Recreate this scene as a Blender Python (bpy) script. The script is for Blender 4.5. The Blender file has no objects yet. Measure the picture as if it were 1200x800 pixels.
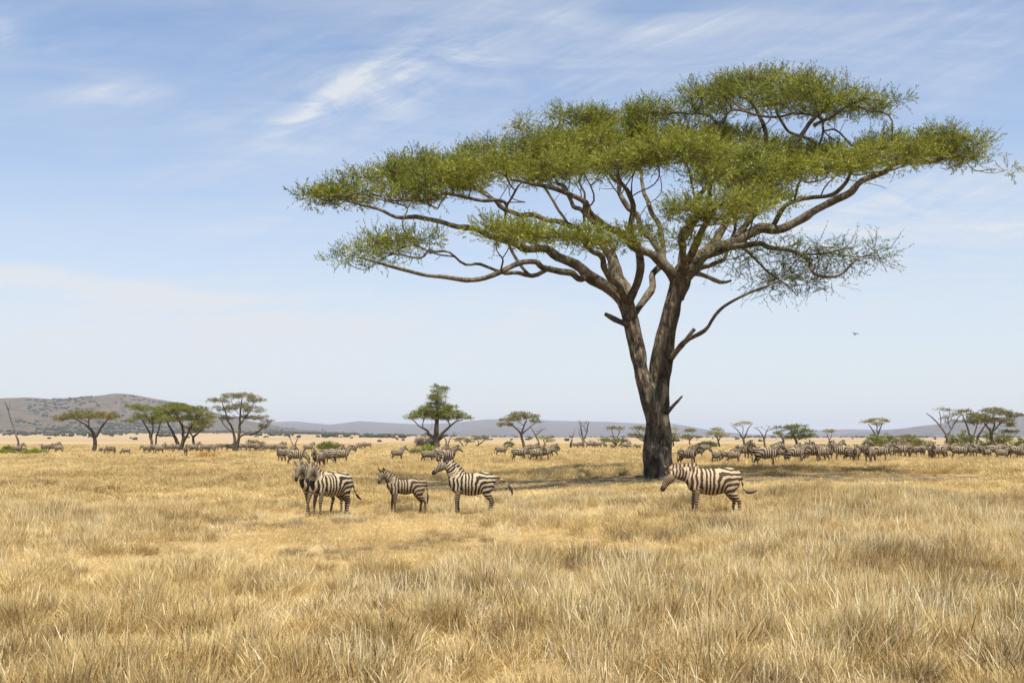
SKIP_GRASS=False; SKIP_TREE=False; SKIP_PLAIN=False; SKIP_ZEBRA=False
import bpy, math, random
import numpy as np
from mathutils import Vector

SC = bpy.context.scene
COL = SC.collection
R = math.radians
RNG = np.random.default_rng(7)
random.seed(7)
F = 1200.0          # focal length in photo pixels
HZ = 512.0          # photo row of the horizon
H = 2.4             # height of the camera, metres


# ------------------------------------------------------------------ helpers
def ss(a, b, x):
    t = np.clip((np.asarray(x, float) - a) / (b - a), 0, 1)
    return t * t * (3 - 2 * t)


def hash2(ix, iy, seed):
    n = (ix.astype(np.int64) * 374761393 + iy.astype(np.int64) * 668265263 + seed * 1442695041) & 0xFFFFFFFF
    n = ((n ^ (n >> 13)) * 1274126177) & 0xFFFFFFFF
    n = n ^ (n >> 16)
    return (n & 0xFFFF) / 65535.0


def vnoise(x, y, seed=0):
    x = np.asarray(x, float); y = np.asarray(y, float)
    ix = np.floor(x); iy = np.floor(y)
    fx = x - ix; fy = y - iy
    fx = fx * fx * (3 - 2 * fx); fy = fy * fy * (3 - 2 * fy)
    a = hash2(ix, iy, seed); b = hash2(ix + 1, iy, seed)
    c = hash2(ix, iy + 1, seed); d = hash2(ix + 1, iy + 1, seed)
    return (a + (b - a) * fx) * (1 - fy) + (c + (d - c) * fx) * fy


def fbm(x, y, seed=0, oct=4):
    s = 0; amp = 1; tot = 0
    for k in range(oct):
        s = s + amp * vnoise(x * 2 ** k + 17.3 * k, y * 2 ** k - 9.1 * k, seed + k)
        tot += amp; amp *= 0.5
    return s / tot


def ground_z(x, y):
    """Height of the plain: a low swell on the right, a long slope rising to the hills on the left."""
    x = np.asarray(x, float); y = np.asarray(y, float)
    z = 0.42 * ss(-3, 9, x) * ss(14, 42, y) * (1 - 0.45 * ss(80, 130, y)) * (1 - ss(150, 260, y))
    yy = np.maximum(y, 1.0)
    ang = x / yy
    z = z + 15.0 * ss(350, 3300, y) * (1 - 0.95 * ss(-0.30, 0.05, ang))
    z = z + 0.10 * (fbm(x / 9, y / 9, 3, 2) - 0.5) * ss(4, 12, y) * (1 - ss(200, 400, y))
    return z


def gz(x, y):
    return float(ground_z(x, y))


def P(u, v, d):
    """World point seen at photo pixel (u, v) at distance d."""
    return np.array([(u - 600.0) / F * d, d, H + (HZ - v) / F * d])


def mesh_np(name, verts, faces, mat=None, parent=None, attrs=None, smooth=False, link=True):
    """verts (N,3); faces: list of (M,k) integer arrays, all joined in ONE mesh object."""
    me = bpy.data.meshes.new(name)
    verts = np.ascontiguousarray(verts, np.float32)
    if not isinstance(faces, (list, tuple)):
        faces = [faces]
    faces = [np.asarray(f, np.int32) for f in faces if len(f)]
    loops = np.concatenate([f.ravel() for f in faces]).astype(np.int32)
    totals = np.concatenate([np.full(len(f), f.shape[1], np.int32) for f in faces])
    starts = np.concatenate([[0], np.cumsum(totals)[:-1]]).astype(np.int32)
    me.vertices.add(len(verts)); me.vertices.foreach_set('co', verts.ravel())
    me.loops.add(len(loops)); me.loops.foreach_set('vertex_index', loops)
    me.polygons.add(len(totals))
    me.polygons.foreach_set('loop_start', starts)
    me.polygons.foreach_set('loop_total', totals)
    me.update(calc_edges=True)
    if smooth:
        me.polygons.foreach_set('use_smooth', np.ones(len(totals), bool))
    for k, a in (attrs or {}).items():
        at = me.attributes.new(k, 'FLOAT', 'POINT')
        at.data.foreach_set('value', np.ascontiguousarray(a, np.float32))
    if mat:
        me.materials.append(mat)
    o = bpy.data.objects.new(name, me)
    if link:
        COL.objects.link(o)
    if parent:
        o.parent = parent
    return o


def tag(o, label=None, cat=None, group=None, kind=None):
    if label: o['label'] = label
    if cat: o['category'] = cat
    if group: o['group'] = group
    if kind: o['kind'] = kind
    return o


def empty(name, loc):
    o = bpy.data.objects.new(name, None)
    o.location = loc
    o.empty_display_size = 0.3
    COL.objects.link(o)
    return o


class Tubes:
    """Collects swept tubes into one vertex / face list."""
    def __init__(self):
        self.v = []; self.q = []; self.t = []; self.n = 0

    def add(self, pts, rad, sides=6, flute=None):
        pts = np.asarray(pts, float); rad = np.asarray(rad, float)
        m = len(pts)
        if m < 2: return
        tan = np.gradient(pts, axis=0)
        tan /= np.linalg.norm(tan, axis=1)[:, None] + 1e-9
        ref = np.array([0.13, 1.0, 0.21]) if abs(tan[0][1]) < 0.8 else np.array([1.0, 0.1, 0.2])
        a = ref - tan[0] * ref.dot(tan[0]); a /= np.linalg.norm(a)
        ang = np.linspace(0, 2 * np.pi, sides, endpoint=False)
        rings = []
        for i in range(m):
            a = a - tan[i] * a.dot(tan[i]); a /= np.linalg.norm(a) + 1e-9
            b = np.cross(tan[i], a)
            r = rad[i] * (flute(i, ang) if flute else 1.0) * np.ones(sides)
            rings.append(pts[i] + r[:, None] * (np.cos(ang)[:, None] * a + np.sin(ang)[:, None] * b))
        V = np.concatenate(rings)
        base = self.n
        i = np.arange(m - 1)[:, None] * sides; j = np.arange(sides)[None, :]; j2 = (j + 1) % sides
        Q = np.stack([i + j, i + j2, i + sides + j2, i + sides + j], -1).reshape(-1, 4) + base
        self.v.append(V); self.q.append(Q); self.n += len(V)
        # caps
        for ring, p in ((0, pts[0]), (m - 1, pts[-1])):
            self.v.append(p[None, :]); c = self.n; self.n += 1
            jj = np.arange(sides); s = base + ring * sides
            if ring == 0: T = np.stack([np.full(sides, c), s + (jj + 1) % sides, s + jj], -1)
            else: T = np.stack([np.full(sides, c), s + jj, s + (jj + 1) % sides], -1)
            self.t.append(T)

    def build(self, name, mat, parent=None, smooth=True, link=True):
        return mesh_np(name, np.concatenate(self.v), [np.concatenate(self.q), np.concatenate(self.t)], mat, parent, smooth=smooth, link=link)


# ------------------------------------------------------------------ materials
def new_mat(name):
    m = bpy.data.materials.new(name); m.use_nodes = True
    nt = m.node_tree; nt.nodes.clear()
    return m, nt


class N:
    """Small node-building helper."""
    def __init__(self, nt): self.nt = nt
    def __call__(self, typ, inputs=None, **props):
        n = self.nt.nodes.new(typ)
        for k, v in props.items(): setattr(n, k, v)
        for k, v in (inputs or {}).items():
            if isinstance(v, bpy.types.NodeSocket): self.nt.links.new(v, n.inputs[k])
            else: n.inputs[k].default_value = v
        return n
    def math(self, op, a, b=None, c=None, clamp=False):
        n = self.nt.nodes.new('ShaderNodeMath'); n.operation = op; n.use_clamp = clamp
        for i, v in enumerate((a, b, c)):
            if v is None: continue
            if isinstance(v, bpy.types.NodeSocket): self.nt.links.new(v, n.inputs[i])
            else: n.inputs[i].default_value = v
        return n.outputs[0]
    def maprange(self, v, a, b, c=0.0, d=1.0, smooth=False):
        n = self('ShaderNodeMapRange', {'Value': v, 'From Min': a, 'From Max': b, 'To Min': c, 'To Max': d})
        n.clamp = True
        if smooth: n.interpolation_type = 'SMOOTHSTEP'
        return n.outputs[0]
    def mix(self, f, a, b):
        n = self.nt.nodes.new('ShaderNodeMix'); n.data_type = 'RGBA'
        for i, v in ((0, f), (6, a), (7, b)):
            if isinstance(v, bpy.types.NodeSocket): self.nt.links.new(v, n.inputs[i])
            else: n.inputs[i].default_value = v if i == 0 else (*v, 1.0)
        return n.outputs[2]
    def ramp(self, f, stops):
        n = self('ShaderNodeValToRGB', {'Fac': f})
        el = n.color_ramp.elements
        while len(el) < len(stops): el.new(0.5)
        for e, (p, c) in zip(el, stops): e.position = p; e.color = (*c, 1.0)
        return n.outputs[0]
    def noise(self, vec, scale, detail=4.0, rough=0.55, dist=0.0, dims='3D'):
        n = self('ShaderNodeTexNoise', {'Scale': scale, 'Detail': detail, 'Roughness': rough, 'Distortion': dist})
        n.noise_dimensions = dims
        if vec is not None: self.nt.links.new(vec, n.inputs['Vector'])
        return n.outputs['Fac']
    def scalevec(self, vec, s):
        return self('ShaderNodeMapping', {'Vector': vec, 'Scale': s}).outputs[0]


def mat_bark(name, dark, light, scale=1.0, bump=0.6, furrow=0.5, lo=0.42, hi=0.78):
    """Rough bark: grey patches, long dark furrows along the stem."""
    m, nt = new_mat(name); n = N(nt)
    co = n('ShaderNodeTexCoord').outputs['Object']
    st = n.scalevec(co, (scale, scale, scale * 0.22))
    big = n.noise(co, 1.3 * scale, 4, 0.6, 0.5)
    fur = n.noise(st, 4.0, 5, 0.6, 1.6)
    fine = n.noise(co, 14.0 * scale, 5, 0.65, 0.6)
    f = n.math('ADD', n.math('MULTIPLY', big, 0.60), n.math('ADD', n.math('MULTIPLY', fur, furrow), n.math('MULTIPLY', fine, 0.18)))
    c = n.ramp(f, [(lo, dark), (0.5 * (lo + hi) + 0.02, tuple(0.62 * a + 0.38 * b for a, b in zip(dark, light))), (hi, light)])
    h = n.math('ADD', n.math('MULTIPLY', fur, 1.0), n.math('MULTIPLY', fine, 0.4))
    b = n('ShaderNodeBump', {'Height': h, 'Strength': bump, 'Distance': 0.12})
    p = n('ShaderNodeBsdfPrincipled', {'Base Color': c, 'Roughness': 0.92, 'Normal': b.outputs[0]})
    p.inputs['Specular IOR Level'].default_value = 0.12
    n('ShaderNodeOutputMaterial', {'Surface': p.outputs[0]})
    return m


def mat_leaf(name, c_lo, c_hi, transl=0.35, big_scale=0.25):
    """Foliage: colour varies by leaf (attribute tint) and by clump."""
    m, nt = new_mat(name); n = N(nt)
    at = n('ShaderNodeAttribute', attribute_name='tint').outputs['Fac']
    co = n('ShaderNodeNewGeometry').outputs['Position']
    big = n.noise(co, big_scale, 2, 0.5)
    f = n.math('ADD', n.math('MULTIPLY', at, 0.6), n.math('MULTIPLY', big, 0.5))
    c = n.ramp(f, [(0.2, c_lo), (0.8, c_hi)])
    d = n('ShaderNodeBsdfDiffuse', {'Color': c})
    t = n('ShaderNodeBsdfTranslucent', {'Color': c})
    g = n('ShaderNodeBsdfGlossy', {'Color': (0.6, 0.6, 0.6, 1), 'Roughness': 0.5})
    mx = n('ShaderNodeMixShader', {0: transl, 1: d.outputs[0], 2: t.outputs[0]})
    mx2 = n('ShaderNodeMixShader', {0: 0.03, 1: mx.outputs[0], 2: g.outputs[0]})
    n('ShaderNodeOutputMaterial', {'Surface': mx2.outputs[0]})
    return m


# ------------------------------------------------------------------ camera, sun, sky, air
cam_d = bpy.data.cameras.new('camera'); cam = bpy.data.objects.new('camera', cam_d); COL.objects.link(cam)
cam.location = (0, 0, H); cam.rotation_euler = (R(90), 0, 0)
cam_d.sensor_width = 36; cam_d.lens = 36.0 * F / 1200.0
cam_d.shift_y = (HZ - 400.0) / 1200.0
cam_d.clip_end = 80000; cam_d.clip_start = 0.1
SC.camera = cam

SUN_EL, SUN_AZ = R(67), R(15)      # height, and how far to the right of straight behind the camera
sdir = Vector((math.sin(SUN_AZ) * math.cos(SUN_EL), -math.cos(SUN_AZ) * math.cos(SUN_EL), math.sin(SUN_EL)))
sl = bpy.data.lights.new('sun', 'SUN'); so = bpy.data.objects.new('sun', sl); COL.objects.link(so)
sl.energy = 4.9
sl.angle = R(0.5); sl.color = (1.0, 0.95, 0.86)
so.rotation_euler = (-sdir).to_track_quat('-Z', 'Y').to_euler(); so.location = (20, -30, 60)

w = bpy.data.worlds.new('World'); SC.world = w; w.use_nodes = True
wt = w.node_tree; wt.nodes.clear(); n = N(wt)
sky = n('ShaderNodeTexSky'); sky.sky_type = 'NISHITA'; sky.sun_disc = False
sky.sun_elevation = SUN_EL; sky.sun_rotation = math.pi - SUN_AZ
sky.air_density = 1.0; sky.dust_density = 0.6; sky.ozone_density = 2.2; sky.altitude = 900
gen = n('ShaderNodeTexCoord').outputs['Generated']
sx = n('ShaderNodeSeparateXYZ', {0: gen})
dx, dy, dz = sx.outputs
zc = n.math('MAXIMUM', dz, 0.02)
# high cirrus sheet: directions cast on a flat layer
px = n.math('DIVIDE', dx, n.math('ADD', zc, 0.12)); py = n.math('DIVIDE', dy, n.math('ADD', zc, 0.12))
pv = n('ShaderNodeCombineXYZ', {0: px, 1: py, 2: 0.0}).outputs[0]
rot = n('ShaderNodeMapping', {'Vector': pv, 'Rotation': (0, 0, R(28)), 'Scale': (0.45, 1.7, 1)}).outputs[0]
warp = n('ShaderNodeTexNoise', {'Vector': pv, 'Scale': 0.8, 'Detail': 3.0})
rot2 = n('ShaderNodeVectorMath', {0: rot, 1: n('ShaderNodeVectorMath', {0: warp.outputs['Color'], 'Scale': 0.9}, operation='SCALE').outputs[0]}, operation='ADD').outputs[0]
veil = n.maprange(n.noise(rot2, 0.9, 8, 0.62, 0.3), 0.42, 0.80, 0, 1, True)
wisp = n.maprange(n.noise(rot2, 2.3, 9, 0.66, 0.5), 0.40, 0.85, 0, 1, True)
# single wisps at their own bearings
tx = n.math('DIVIDE', dx, n.math('MAXIMUM', dy, 0.05)); tz = n.math('DIVIDE', dz, n.math('MAXIMUM', dy, 0.05))
fib = n.scalevec(n('ShaderNodeMapping', {'Vector': n('ShaderNodeCombineXYZ', {0: tx, 1: tz, 2: 0.0}).outputs[0], 'Rotation': (0, 0, R(-24))}).outputs[0], (5.0, 46.0, 1))
fibre = n.maprange(n.noise(fib, 1.0, 7, 0.7, 1.1), 0.30, 0.68, 0.25, 1.0)
def streak(u, v, lu, lv, ang, amt):
    X = (u - 600) / F; Z = (HZ - v) / F
    c, s = math.cos(R(ang)), math.sin(R(ang))
    a = n.math('SUBTRACT', tx, X); b = n.math('SUBTRACT', tz, Z)
    p = n.math('DIVIDE', n.math('ADD', n.math('MULTIPLY', a, c), n.math('MULTIPLY', b, s)), lu / F)
    q = n.math('DIVIDE', n.math('SUBTRACT', n.math('MULTIPLY', b, c), n.math('MULTIPLY', a, s)), lv / F)
    r2 = n.math('ADD', n.math('MULTIPLY', p, p), n.math('MULTIPLY', q, q))
    g = n.math('EXPONENT', n.math('MULTIPLY', r2, -1.0))
    return n.math('MULTIPLY', g, amt)
tot = None
for st in [(395, 108, 92, 9, 34, 0.62), (378, 122, 60, 22, 30, 0.35), (520, 62, 190, 26, 21, 0.42), (430, 85, 200, 60, 25, 0.30), (125, 112, 62, 15, 4, 0.6), (240, 205, 70, 16, 8, 0.42), (80, 332, 230, 13, -7, 1.7), (190, 352, 170, 11, -9, 1.2), (420, 380, 420, 40, 2, 0.9), (60, 400, 300, 40, 0, 0.9), (1050, 250, 260, 50, 4, 0.8), (300, 260, 160, 16, 14, 0.3), (690, 60, 240, 24, 14, 0.2), (1000, 40, 200, 26, 24, 0.16), (1120, 100, 130, 26, 34, 0.2), (60, 60, 140, 18, -20, 0.25),
           (350, 300, 90, 22, 10, 0.3), (1060, 60, 160, 60, 30, 0.22), (800, 40, 260, 60, 20, 0.2), (5, 50, 30, 22, -60, 0.45), (150, 400, 420, 45, 0, 0.5), (1050, 300, 300, 90, 5, 0.45), (600, 120, 260, 60, 10, 0.3)]:
    g = streak(*st)
    tot = g if tot is None else n.math('ADD', tot, g)
fine = n.maprange(n.noise(rot2, 4.0, 9, 0.68, 0.9), 0.34, 0.66, 0.05, 1.0)
st_m = n.math('MULTIPLY', n.math('MULTIPLY', tot, fine), fibre)
cl = n.math('ADD', n.math('ADD', n.math('MULTIPLY', veil, 0.34), n.math('MULTIPLY', n.math('MULTIPLY', wisp, fibre), 0.36)), n.math('MULTIPLY', st_m, 1.25))
low = n.math('POWER', n.maprange(dz, -0.02, 0.36, 1.0, 0.0), 1.2)
cl = n.math('MINIMUM', cl, 0.9)
skyb = n.mix(low, (0, 0, 0), (4.0, 4.1, 4.2))      # milky air low in the sky
wt.links.new(sky.outputs[0], skyb.node.inputs[6])
skyc = n.mix(cl, (0, 0, 0), (4.35, 4.50, 4.70))
wt.links.new(skyb, skyc.node.inputs[6])
bg = n('ShaderNodeBackground', {'Color': skyc, 'Strength': 0.10})
n('ShaderNodeOutputWorld', {'Surface': bg.outputs[0]})

SC.view_settings.view_transform = 'Standard'; SC.view_settings.look = 'None'
SC.view_settings.exposure = 0.85; SC.view_settings.gamma = 1.0; SC.view_settings.use_curve_mapping = False
SC.cycles.use_denoising = True
SC.cycles.denoiser = 'OPENIMAGEDENOISE'; SC.cycles.denoising_input_passes = 'RGB_ALBEDO_NORMAL'; SC.cycles.denoising_prefilter = 'ACCURATE'
SC.cycles.max_bounces = 6; SC.cycles.diffuse_bounces = 3; SC.cycles.transmission_bounces = 3; SC.cycles.volume_bounces = 0
SC.cycles.sample_clamp_indirect = 6.0

# ------------------------------------------------------------------ the air
def build_haze():
    m, nt = new_mat('haze_air'); n = N(nt)
    v = n('ShaderNodeVolumePrincipled', {'Color': (0.82, 0.868, 1.0, 1), 'Density': 7.0e-5, 'Anisotropy': 0.15})
    n('ShaderNodeOutputMaterial', {'Volume': v.outputs[0]})
    x, y0, y1, z0, z1 = 19000, -400, 19000, -4.0, 200.0
    vs = [(a, b, c) for c in (z0, z1) for b in (y0, y1) for a in (-x, x)]
    q = np.array([(0, 2, 3, 1), (4, 5, 7, 6), (0, 1, 5, 4), (2, 6, 7, 3), (0, 4, 6, 2), (1, 3, 7, 5)])
    tag(mesh_np('haze', np.array(vs), q, m), kind='stuff')
build_haze()
# ------------------------------------------------------------------ ground, hills, scrub
def build_ground():
    m, nt = new_mat('dry_soil_and_litter'); n = N(nt)
    pos = n('ShaderNodeNewGeometry').outputs['Position']
    yy = n('ShaderNodeSeparateXYZ', {0: pos}).outputs[1]
    a = n.noise(pos, 0.25, 6, 0.6); b = n.noise(n.scalevec(pos, (1, 1, 1)), 17.0, 8, 0.8, 1.4)
    near = n.ramp(n.math('ADD', n.math('MULTIPLY', a, 0.5), n.math('MULTIPLY', b, 0.55)),
                  [(0.40, (0.15, 0.10, 0.05)), (0.52, (0.32, 0.23, 0.118)), (0.66, (0.50, 0.385, 0.21))])
    c = n.noise(n.scalevec(pos, (0.006, 0.0022, 1)), 1.0, 6, 0.65)
    far = n.ramp(c, [(0.3, (0.21, 0.15, 0.085)), (0.5, (0.31, 0.225, 0.125)), (0.7, (0.37, 0.275, 0.155))])
    # trampled bare soil under the big tree, painted darker to deepen its shade
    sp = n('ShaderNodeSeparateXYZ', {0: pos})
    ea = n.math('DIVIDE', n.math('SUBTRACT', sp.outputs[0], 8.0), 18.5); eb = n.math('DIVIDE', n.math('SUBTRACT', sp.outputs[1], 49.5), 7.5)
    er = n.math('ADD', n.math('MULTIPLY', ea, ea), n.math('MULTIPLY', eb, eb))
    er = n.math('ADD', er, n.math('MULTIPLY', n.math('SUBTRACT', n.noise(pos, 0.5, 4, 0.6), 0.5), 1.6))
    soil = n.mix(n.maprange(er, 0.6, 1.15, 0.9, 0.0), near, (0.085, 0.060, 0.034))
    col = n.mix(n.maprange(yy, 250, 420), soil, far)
    bp = n('ShaderNodeBump', {'Height': b, 'Strength': 0.5, 'Distance': 0.04})
    p = n('ShaderNodeBsdfPrincipled', {'Base Color': col, 'Roughness': 0.95, 'Normal': bp.outputs[0]})
    p.inputs['Specular IOR Level'].default_value = 0.1
    n('ShaderNodeOutputMaterial', {'Surface': p.outputs[0]})
    s = np.linspace(-1, 1, 221); xs = 17000 * np.sinh(8.2 * s) / np.sinh(8.2)
    t = np.linspace(0, 1, 261); ys = -60 + 17060 * np.sinh(7.4 * t) / np.sinh(7.4)
    X, Y = np.meshgrid(xs, ys)
    Z = ground_z(X, Y)
    nx = len(xs)
    i, j = np.meshgrid(np.arange(nx - 1), np.arange(len(ys) - 1))
    b0 = (j * nx + i).ravel()
    q = np.stack([b0, b0 + 1, b0 + nx + 1, b0 + nx], -1)
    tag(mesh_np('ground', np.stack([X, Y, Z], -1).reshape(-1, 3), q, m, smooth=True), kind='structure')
build_ground()

HILLS = []
def hill(name, d, L, prof, mat, seed, amp, back=1.3, nx=260, ny=70):
    u = np.array([p[0] for p in prof], float); v = np.array([p[1] for p in prof], float)
    x0, x1 = (u[0] - 600) / F * d, (u[-1] - 600) / F * d
    xs = np.linspace(x0, x1, nx)
    ys = np.linspace(d - L, d + L * back, ny)
    ridge = np.interp(xs * F / d + 600, u, H + (HZ - v) / F * d)
    X, Y = np.meshgrid(xs, ys)
    def shape(X, Y):
        rz = np.interp(X * F / d + 600, u, H + (HZ - v) / F * d)
        t = (Y - (d - L)) / L
        up = np.where(t < 1, np.clip(t, 0, 1) ** 1.35, 1 - ss(1, 1 + back, t))
        n1 = fbm(X / (L * 0.30), Y / (L * 0.30), seed, 4) - 0.5
        n2 = fbm(X / (L * 0.08), Y / (L * 0.10), seed + 9, 3) - 0.5
        z = rz * up + amp * (n1 * 1.4 + n2 * 0.5) * np.clip(up, 0, 1) * (1.05 - 0.75 * ss(0.6, 1.0, t) * (t < 1.2)) * np.clip(rz / 40, 0.1, 1)
        return z + ground_z(X, np.minimum(Y, d - L)) * (1 - np.clip(up, 0, 1)) - 3 * (1 - np.clip(t * 6, 0, 1))
    Z = shape(X, Y)
    i, j = np.meshgrid(np.arange(nx - 1), np.arange(ny - 1))
    b0 = (j * nx + i).ravel()
    q = np.stack([b0, b0 + 1, b0 + nx + 1, b0 + nx], -1)
    tag(mesh_np(name, np.stack([X, Y, Z], -1).reshape(-1, 3), q, mat, smooth=True), kind='structure')
    HILLS.append((x0, x1, d - L, d + L * back, shape))


def mat_hill(name, soil, green, sc, cover):
    m, nt = new_mat(name); n = N(nt)
    pos = n('ShaderNodeNewGeometry').outputs['Position']
    patch = n.noise(pos, 0.0016 * sc, 5, 0.6)
    v = n('ShaderNodeTexVoronoi', {'Vector': pos, 'Scale': 0.028 * sc, 'Randomness': 1.0})
    spots = n.maprange(v.outputs['Distance'], 0.25, 0.55, 1.0, 0.0)
    wob = n.noise(pos, 0.02 * sc, 4, 0.7)
    f = n.math('MULTIPLY', spots, n.maprange(n.math('ADD', patch, n.math('MULTIPLY', wob, 0.5)), cover, cover + 0.25))
    soilc = n.mix(n.maprange(wob, 0.3, 0.7), soil, tuple(k * 0.72 for k in soil))
    c = n.mix(f, soil, green)
    nt.links.new(soilc, c.node.inputs[6])
    p = n('ShaderNodeBsdfPrincipled', {'Base Color': c, 'Roughness': 0.95})
    p.inputs['Specular IOR Level'].default_value = 0.05
    n('ShaderNodeOutputMaterial', {'Surface': p.outputs[0]})
    return m
mh1 = mat_hill('hill_scrub_brown', (0.125, 0.094, 0.060), (0.044, 0.046, 0.025), 1.0, 0.44)
mh2 = mat_hill('hill_scrub_grey', (0.12, 0.10, 0.085), (0.05, 0.052, 0.04), 0.7, 0.5)
hill('hill', 4000, 1900, [(-330, 480), (-150, 470), (0, 467), (30, 466), (60, 468.5), (90, 466.5), (110, 465.5), (135, 462), (150, 462.5), (165, 465), (190, 470), (215, 478), (250, 488), (290, 497), (340, 505), (400, 511), (480, 516)], mh1, 11, 42)
hill('hill', 9500, 3300, [(180, 512), (260, 504), (300, 500), (325, 494), (345, 493), (365, 495), (385, 497), (420, 493), (450, 495), (490, 497), (530, 495), (570, 491), (610, 491), (650, 493), (700, 494), (760, 496), (790, 496), (805, 499), (825, 504), (845, 509), (900, 508.5), (950, 509), (975, 505), (990, 503), (1050, 503.5), (1070, 507), (1100, 510), (1150, 512)], mh2, 23, 55)
hill('hill', 6800, 1500, [(500, 514), (525, 509), (545, 504), (570, 501.5), (590, 500.5), (608, 504), (630, 510), (660, 515)], mh2, 31, 22, nx=120, ny=50)
hill('hill', 5600, 1700, [(1020, 515), (1045, 511), (1062, 507), (1085, 503), (1100, 499.5), (1130, 495.5), (1160, 491), (1200, 487), (1290, 483), (1420, 492), (1500, 505)], mh2, 37, 30, nx=160, ny=50)


def surf_z(x, y):
    z = gz(x, y)
    for (x0, x1, y0, y1, f) in HILLS:
        if x0 < x < x1 and y0 < y < y1:
            z = max(z, float(f(np.array(x), np.array(y))))
    return z


def build_scrub():
    """Far-off thorn scrub dotted over the slopes: one mass."""
    ph = (1 + 5 ** .5) / 2
    ico = np.array([(-1, ph, 0), (1, ph, 0), (-1, -ph, 0), (1, -ph, 0), (0, -1, ph), (0, 1, ph), (0, -1, -ph), (0, 1, -ph), (ph, 0, -1), (ph, 0, 1), (-ph, 0, -1), (-ph, 0, 1)], float)
    ico /= np.linalg.norm(ico[0])
    fc = np.array([(0, 11, 5), (0, 5, 1), (0, 1, 7), (0, 7, 10), (0, 10, 11), (1, 5, 9), (5, 11, 4), (11, 10, 2), (10, 7, 6), (7, 1, 8), (3, 9, 4), (3, 4, 2), (3, 2, 6), (3, 6, 8), (3, 8, 9), (4, 9, 5), (2, 4, 11), (6, 2, 10), (8, 6, 7), (9, 8, 1)])
    V = []; T = []; n0 = 0
    rng = np.random.default_rng(5)
    spots = []
    # clustered band at the foot of the left hill, thinner over the slope and the far plain
    for k in range(1250):
        u = rng.uniform(-60, 480); d = rng.uniform(1150, 2900)
        if vnoise(u / 14, d / 130, 77) * 0.6 + vnoise(u / 50, d / 300, 78) * 0.5 < 0.64: continue
        spots.append((u, d, rng.uniform(2.0, 4.6)))
    for k in range(1900):
        u = rng.uniform(-80, 420); d = rng.uniform(2200, 3950)
        if vnoise(u / 22, d / 260, 87) * 0.5 + vnoise(u / 60, d / 700, 88) * 0.5 < 0.47: continue
        spots.append((u, d, rng.uniform(2.5, 6.0)))
    for k in range(420):
        u = rng.uniform(330, 1260); d = rng.uniform(2500, 5800)
        spots.append((u, d, rng.uniform(3, 6)))
    for k in range(60):
        u = rng.uniform(-40, 1240); d = rng.uniform(480, 1400)
        spots.append((u, d, rng.uniform(0.8, 2.2)))
    for (u, d, r) in spots:
        x = (u - 600) / F * d
        z = surf_z(x, d)
        for b in range(rng.integers(2, 4)):
            o = np.array([x, d, z]) + rng.normal(0, 0.55, 3) * r * np.array([1, 1, 0.2]) + np.array([0, 0, r * 0.55])
            s = r * rng.uniform(0.55, 1.0)
            v = ico * (1 + rng.uniform(-0.3, 0.3, (12, 1))) * s * np.array([1, 1, 0.72])
            V.append(v + o); T.append(fc + n0); n0 += 12
    m = mat_leaf('far_scrub_leaves', (0.035, 0.038, 0.02), (0.075, 0.072, 0.035), 0.0, 0.01)
    tag(mesh_np('scrub', np.concatenate(V), np.concatenate(T), m), kind='stuff')
build_scrub()


# ------------------------------------------------------------------ grass
def mat_grass(name):
    m, nt = new_mat(name); n = N(nt)
    at = n('ShaderNodeAttribute', attribute_name='tint').outputs['Fac']
    rnd = n('ShaderNodeObjectInfo').outputs['Random']
    pos = n('ShaderNodeNewGeometry').outputs['Position']
    big = n.noise(n.scalevec(pos, (1, 0.6, 0.0)), 0.33, 4, 0.6)
    big2 = n.noise(n.scalevec(pos, (1, 0.4, 0.0)), 0.06, 3, 0.6)
    f = n.math('ADD', n.math('MULTIPLY', at, 0.46), n.math('MULTIPLY', rnd, 0.34))
    f = n.math('ADD', f, n.math('MULTIPLY', n.math('SUBTRACT', big, 0.5), 0.75))
    f = n.math('ADD', f, n.math('MULTIPLY', n.math('SUBTRACT', big2, 0.5), 0.5))
    c = n.ramp(f, [(0.02, (0.12, 0.074, 0.030)), (0.21, (0.37, 0.250, 0.104)), (0.44, (0.61, 0.458, 0.203)), (0.76, (0.82, 0.68, 0.38))])
    d = n('ShaderNodeBsdfDiffuse', {'Color': c}); t = n('ShaderNodeBsdfTranslucent', {'Color': c})
    mx = n('ShaderNodeMixShader', {0: 0.36, 1: d.outputs[0], 2: t.outputs[0]})
    n('ShaderNodeOutputMaterial', {'Surface': mx.outputs[0]})
    return m


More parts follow.
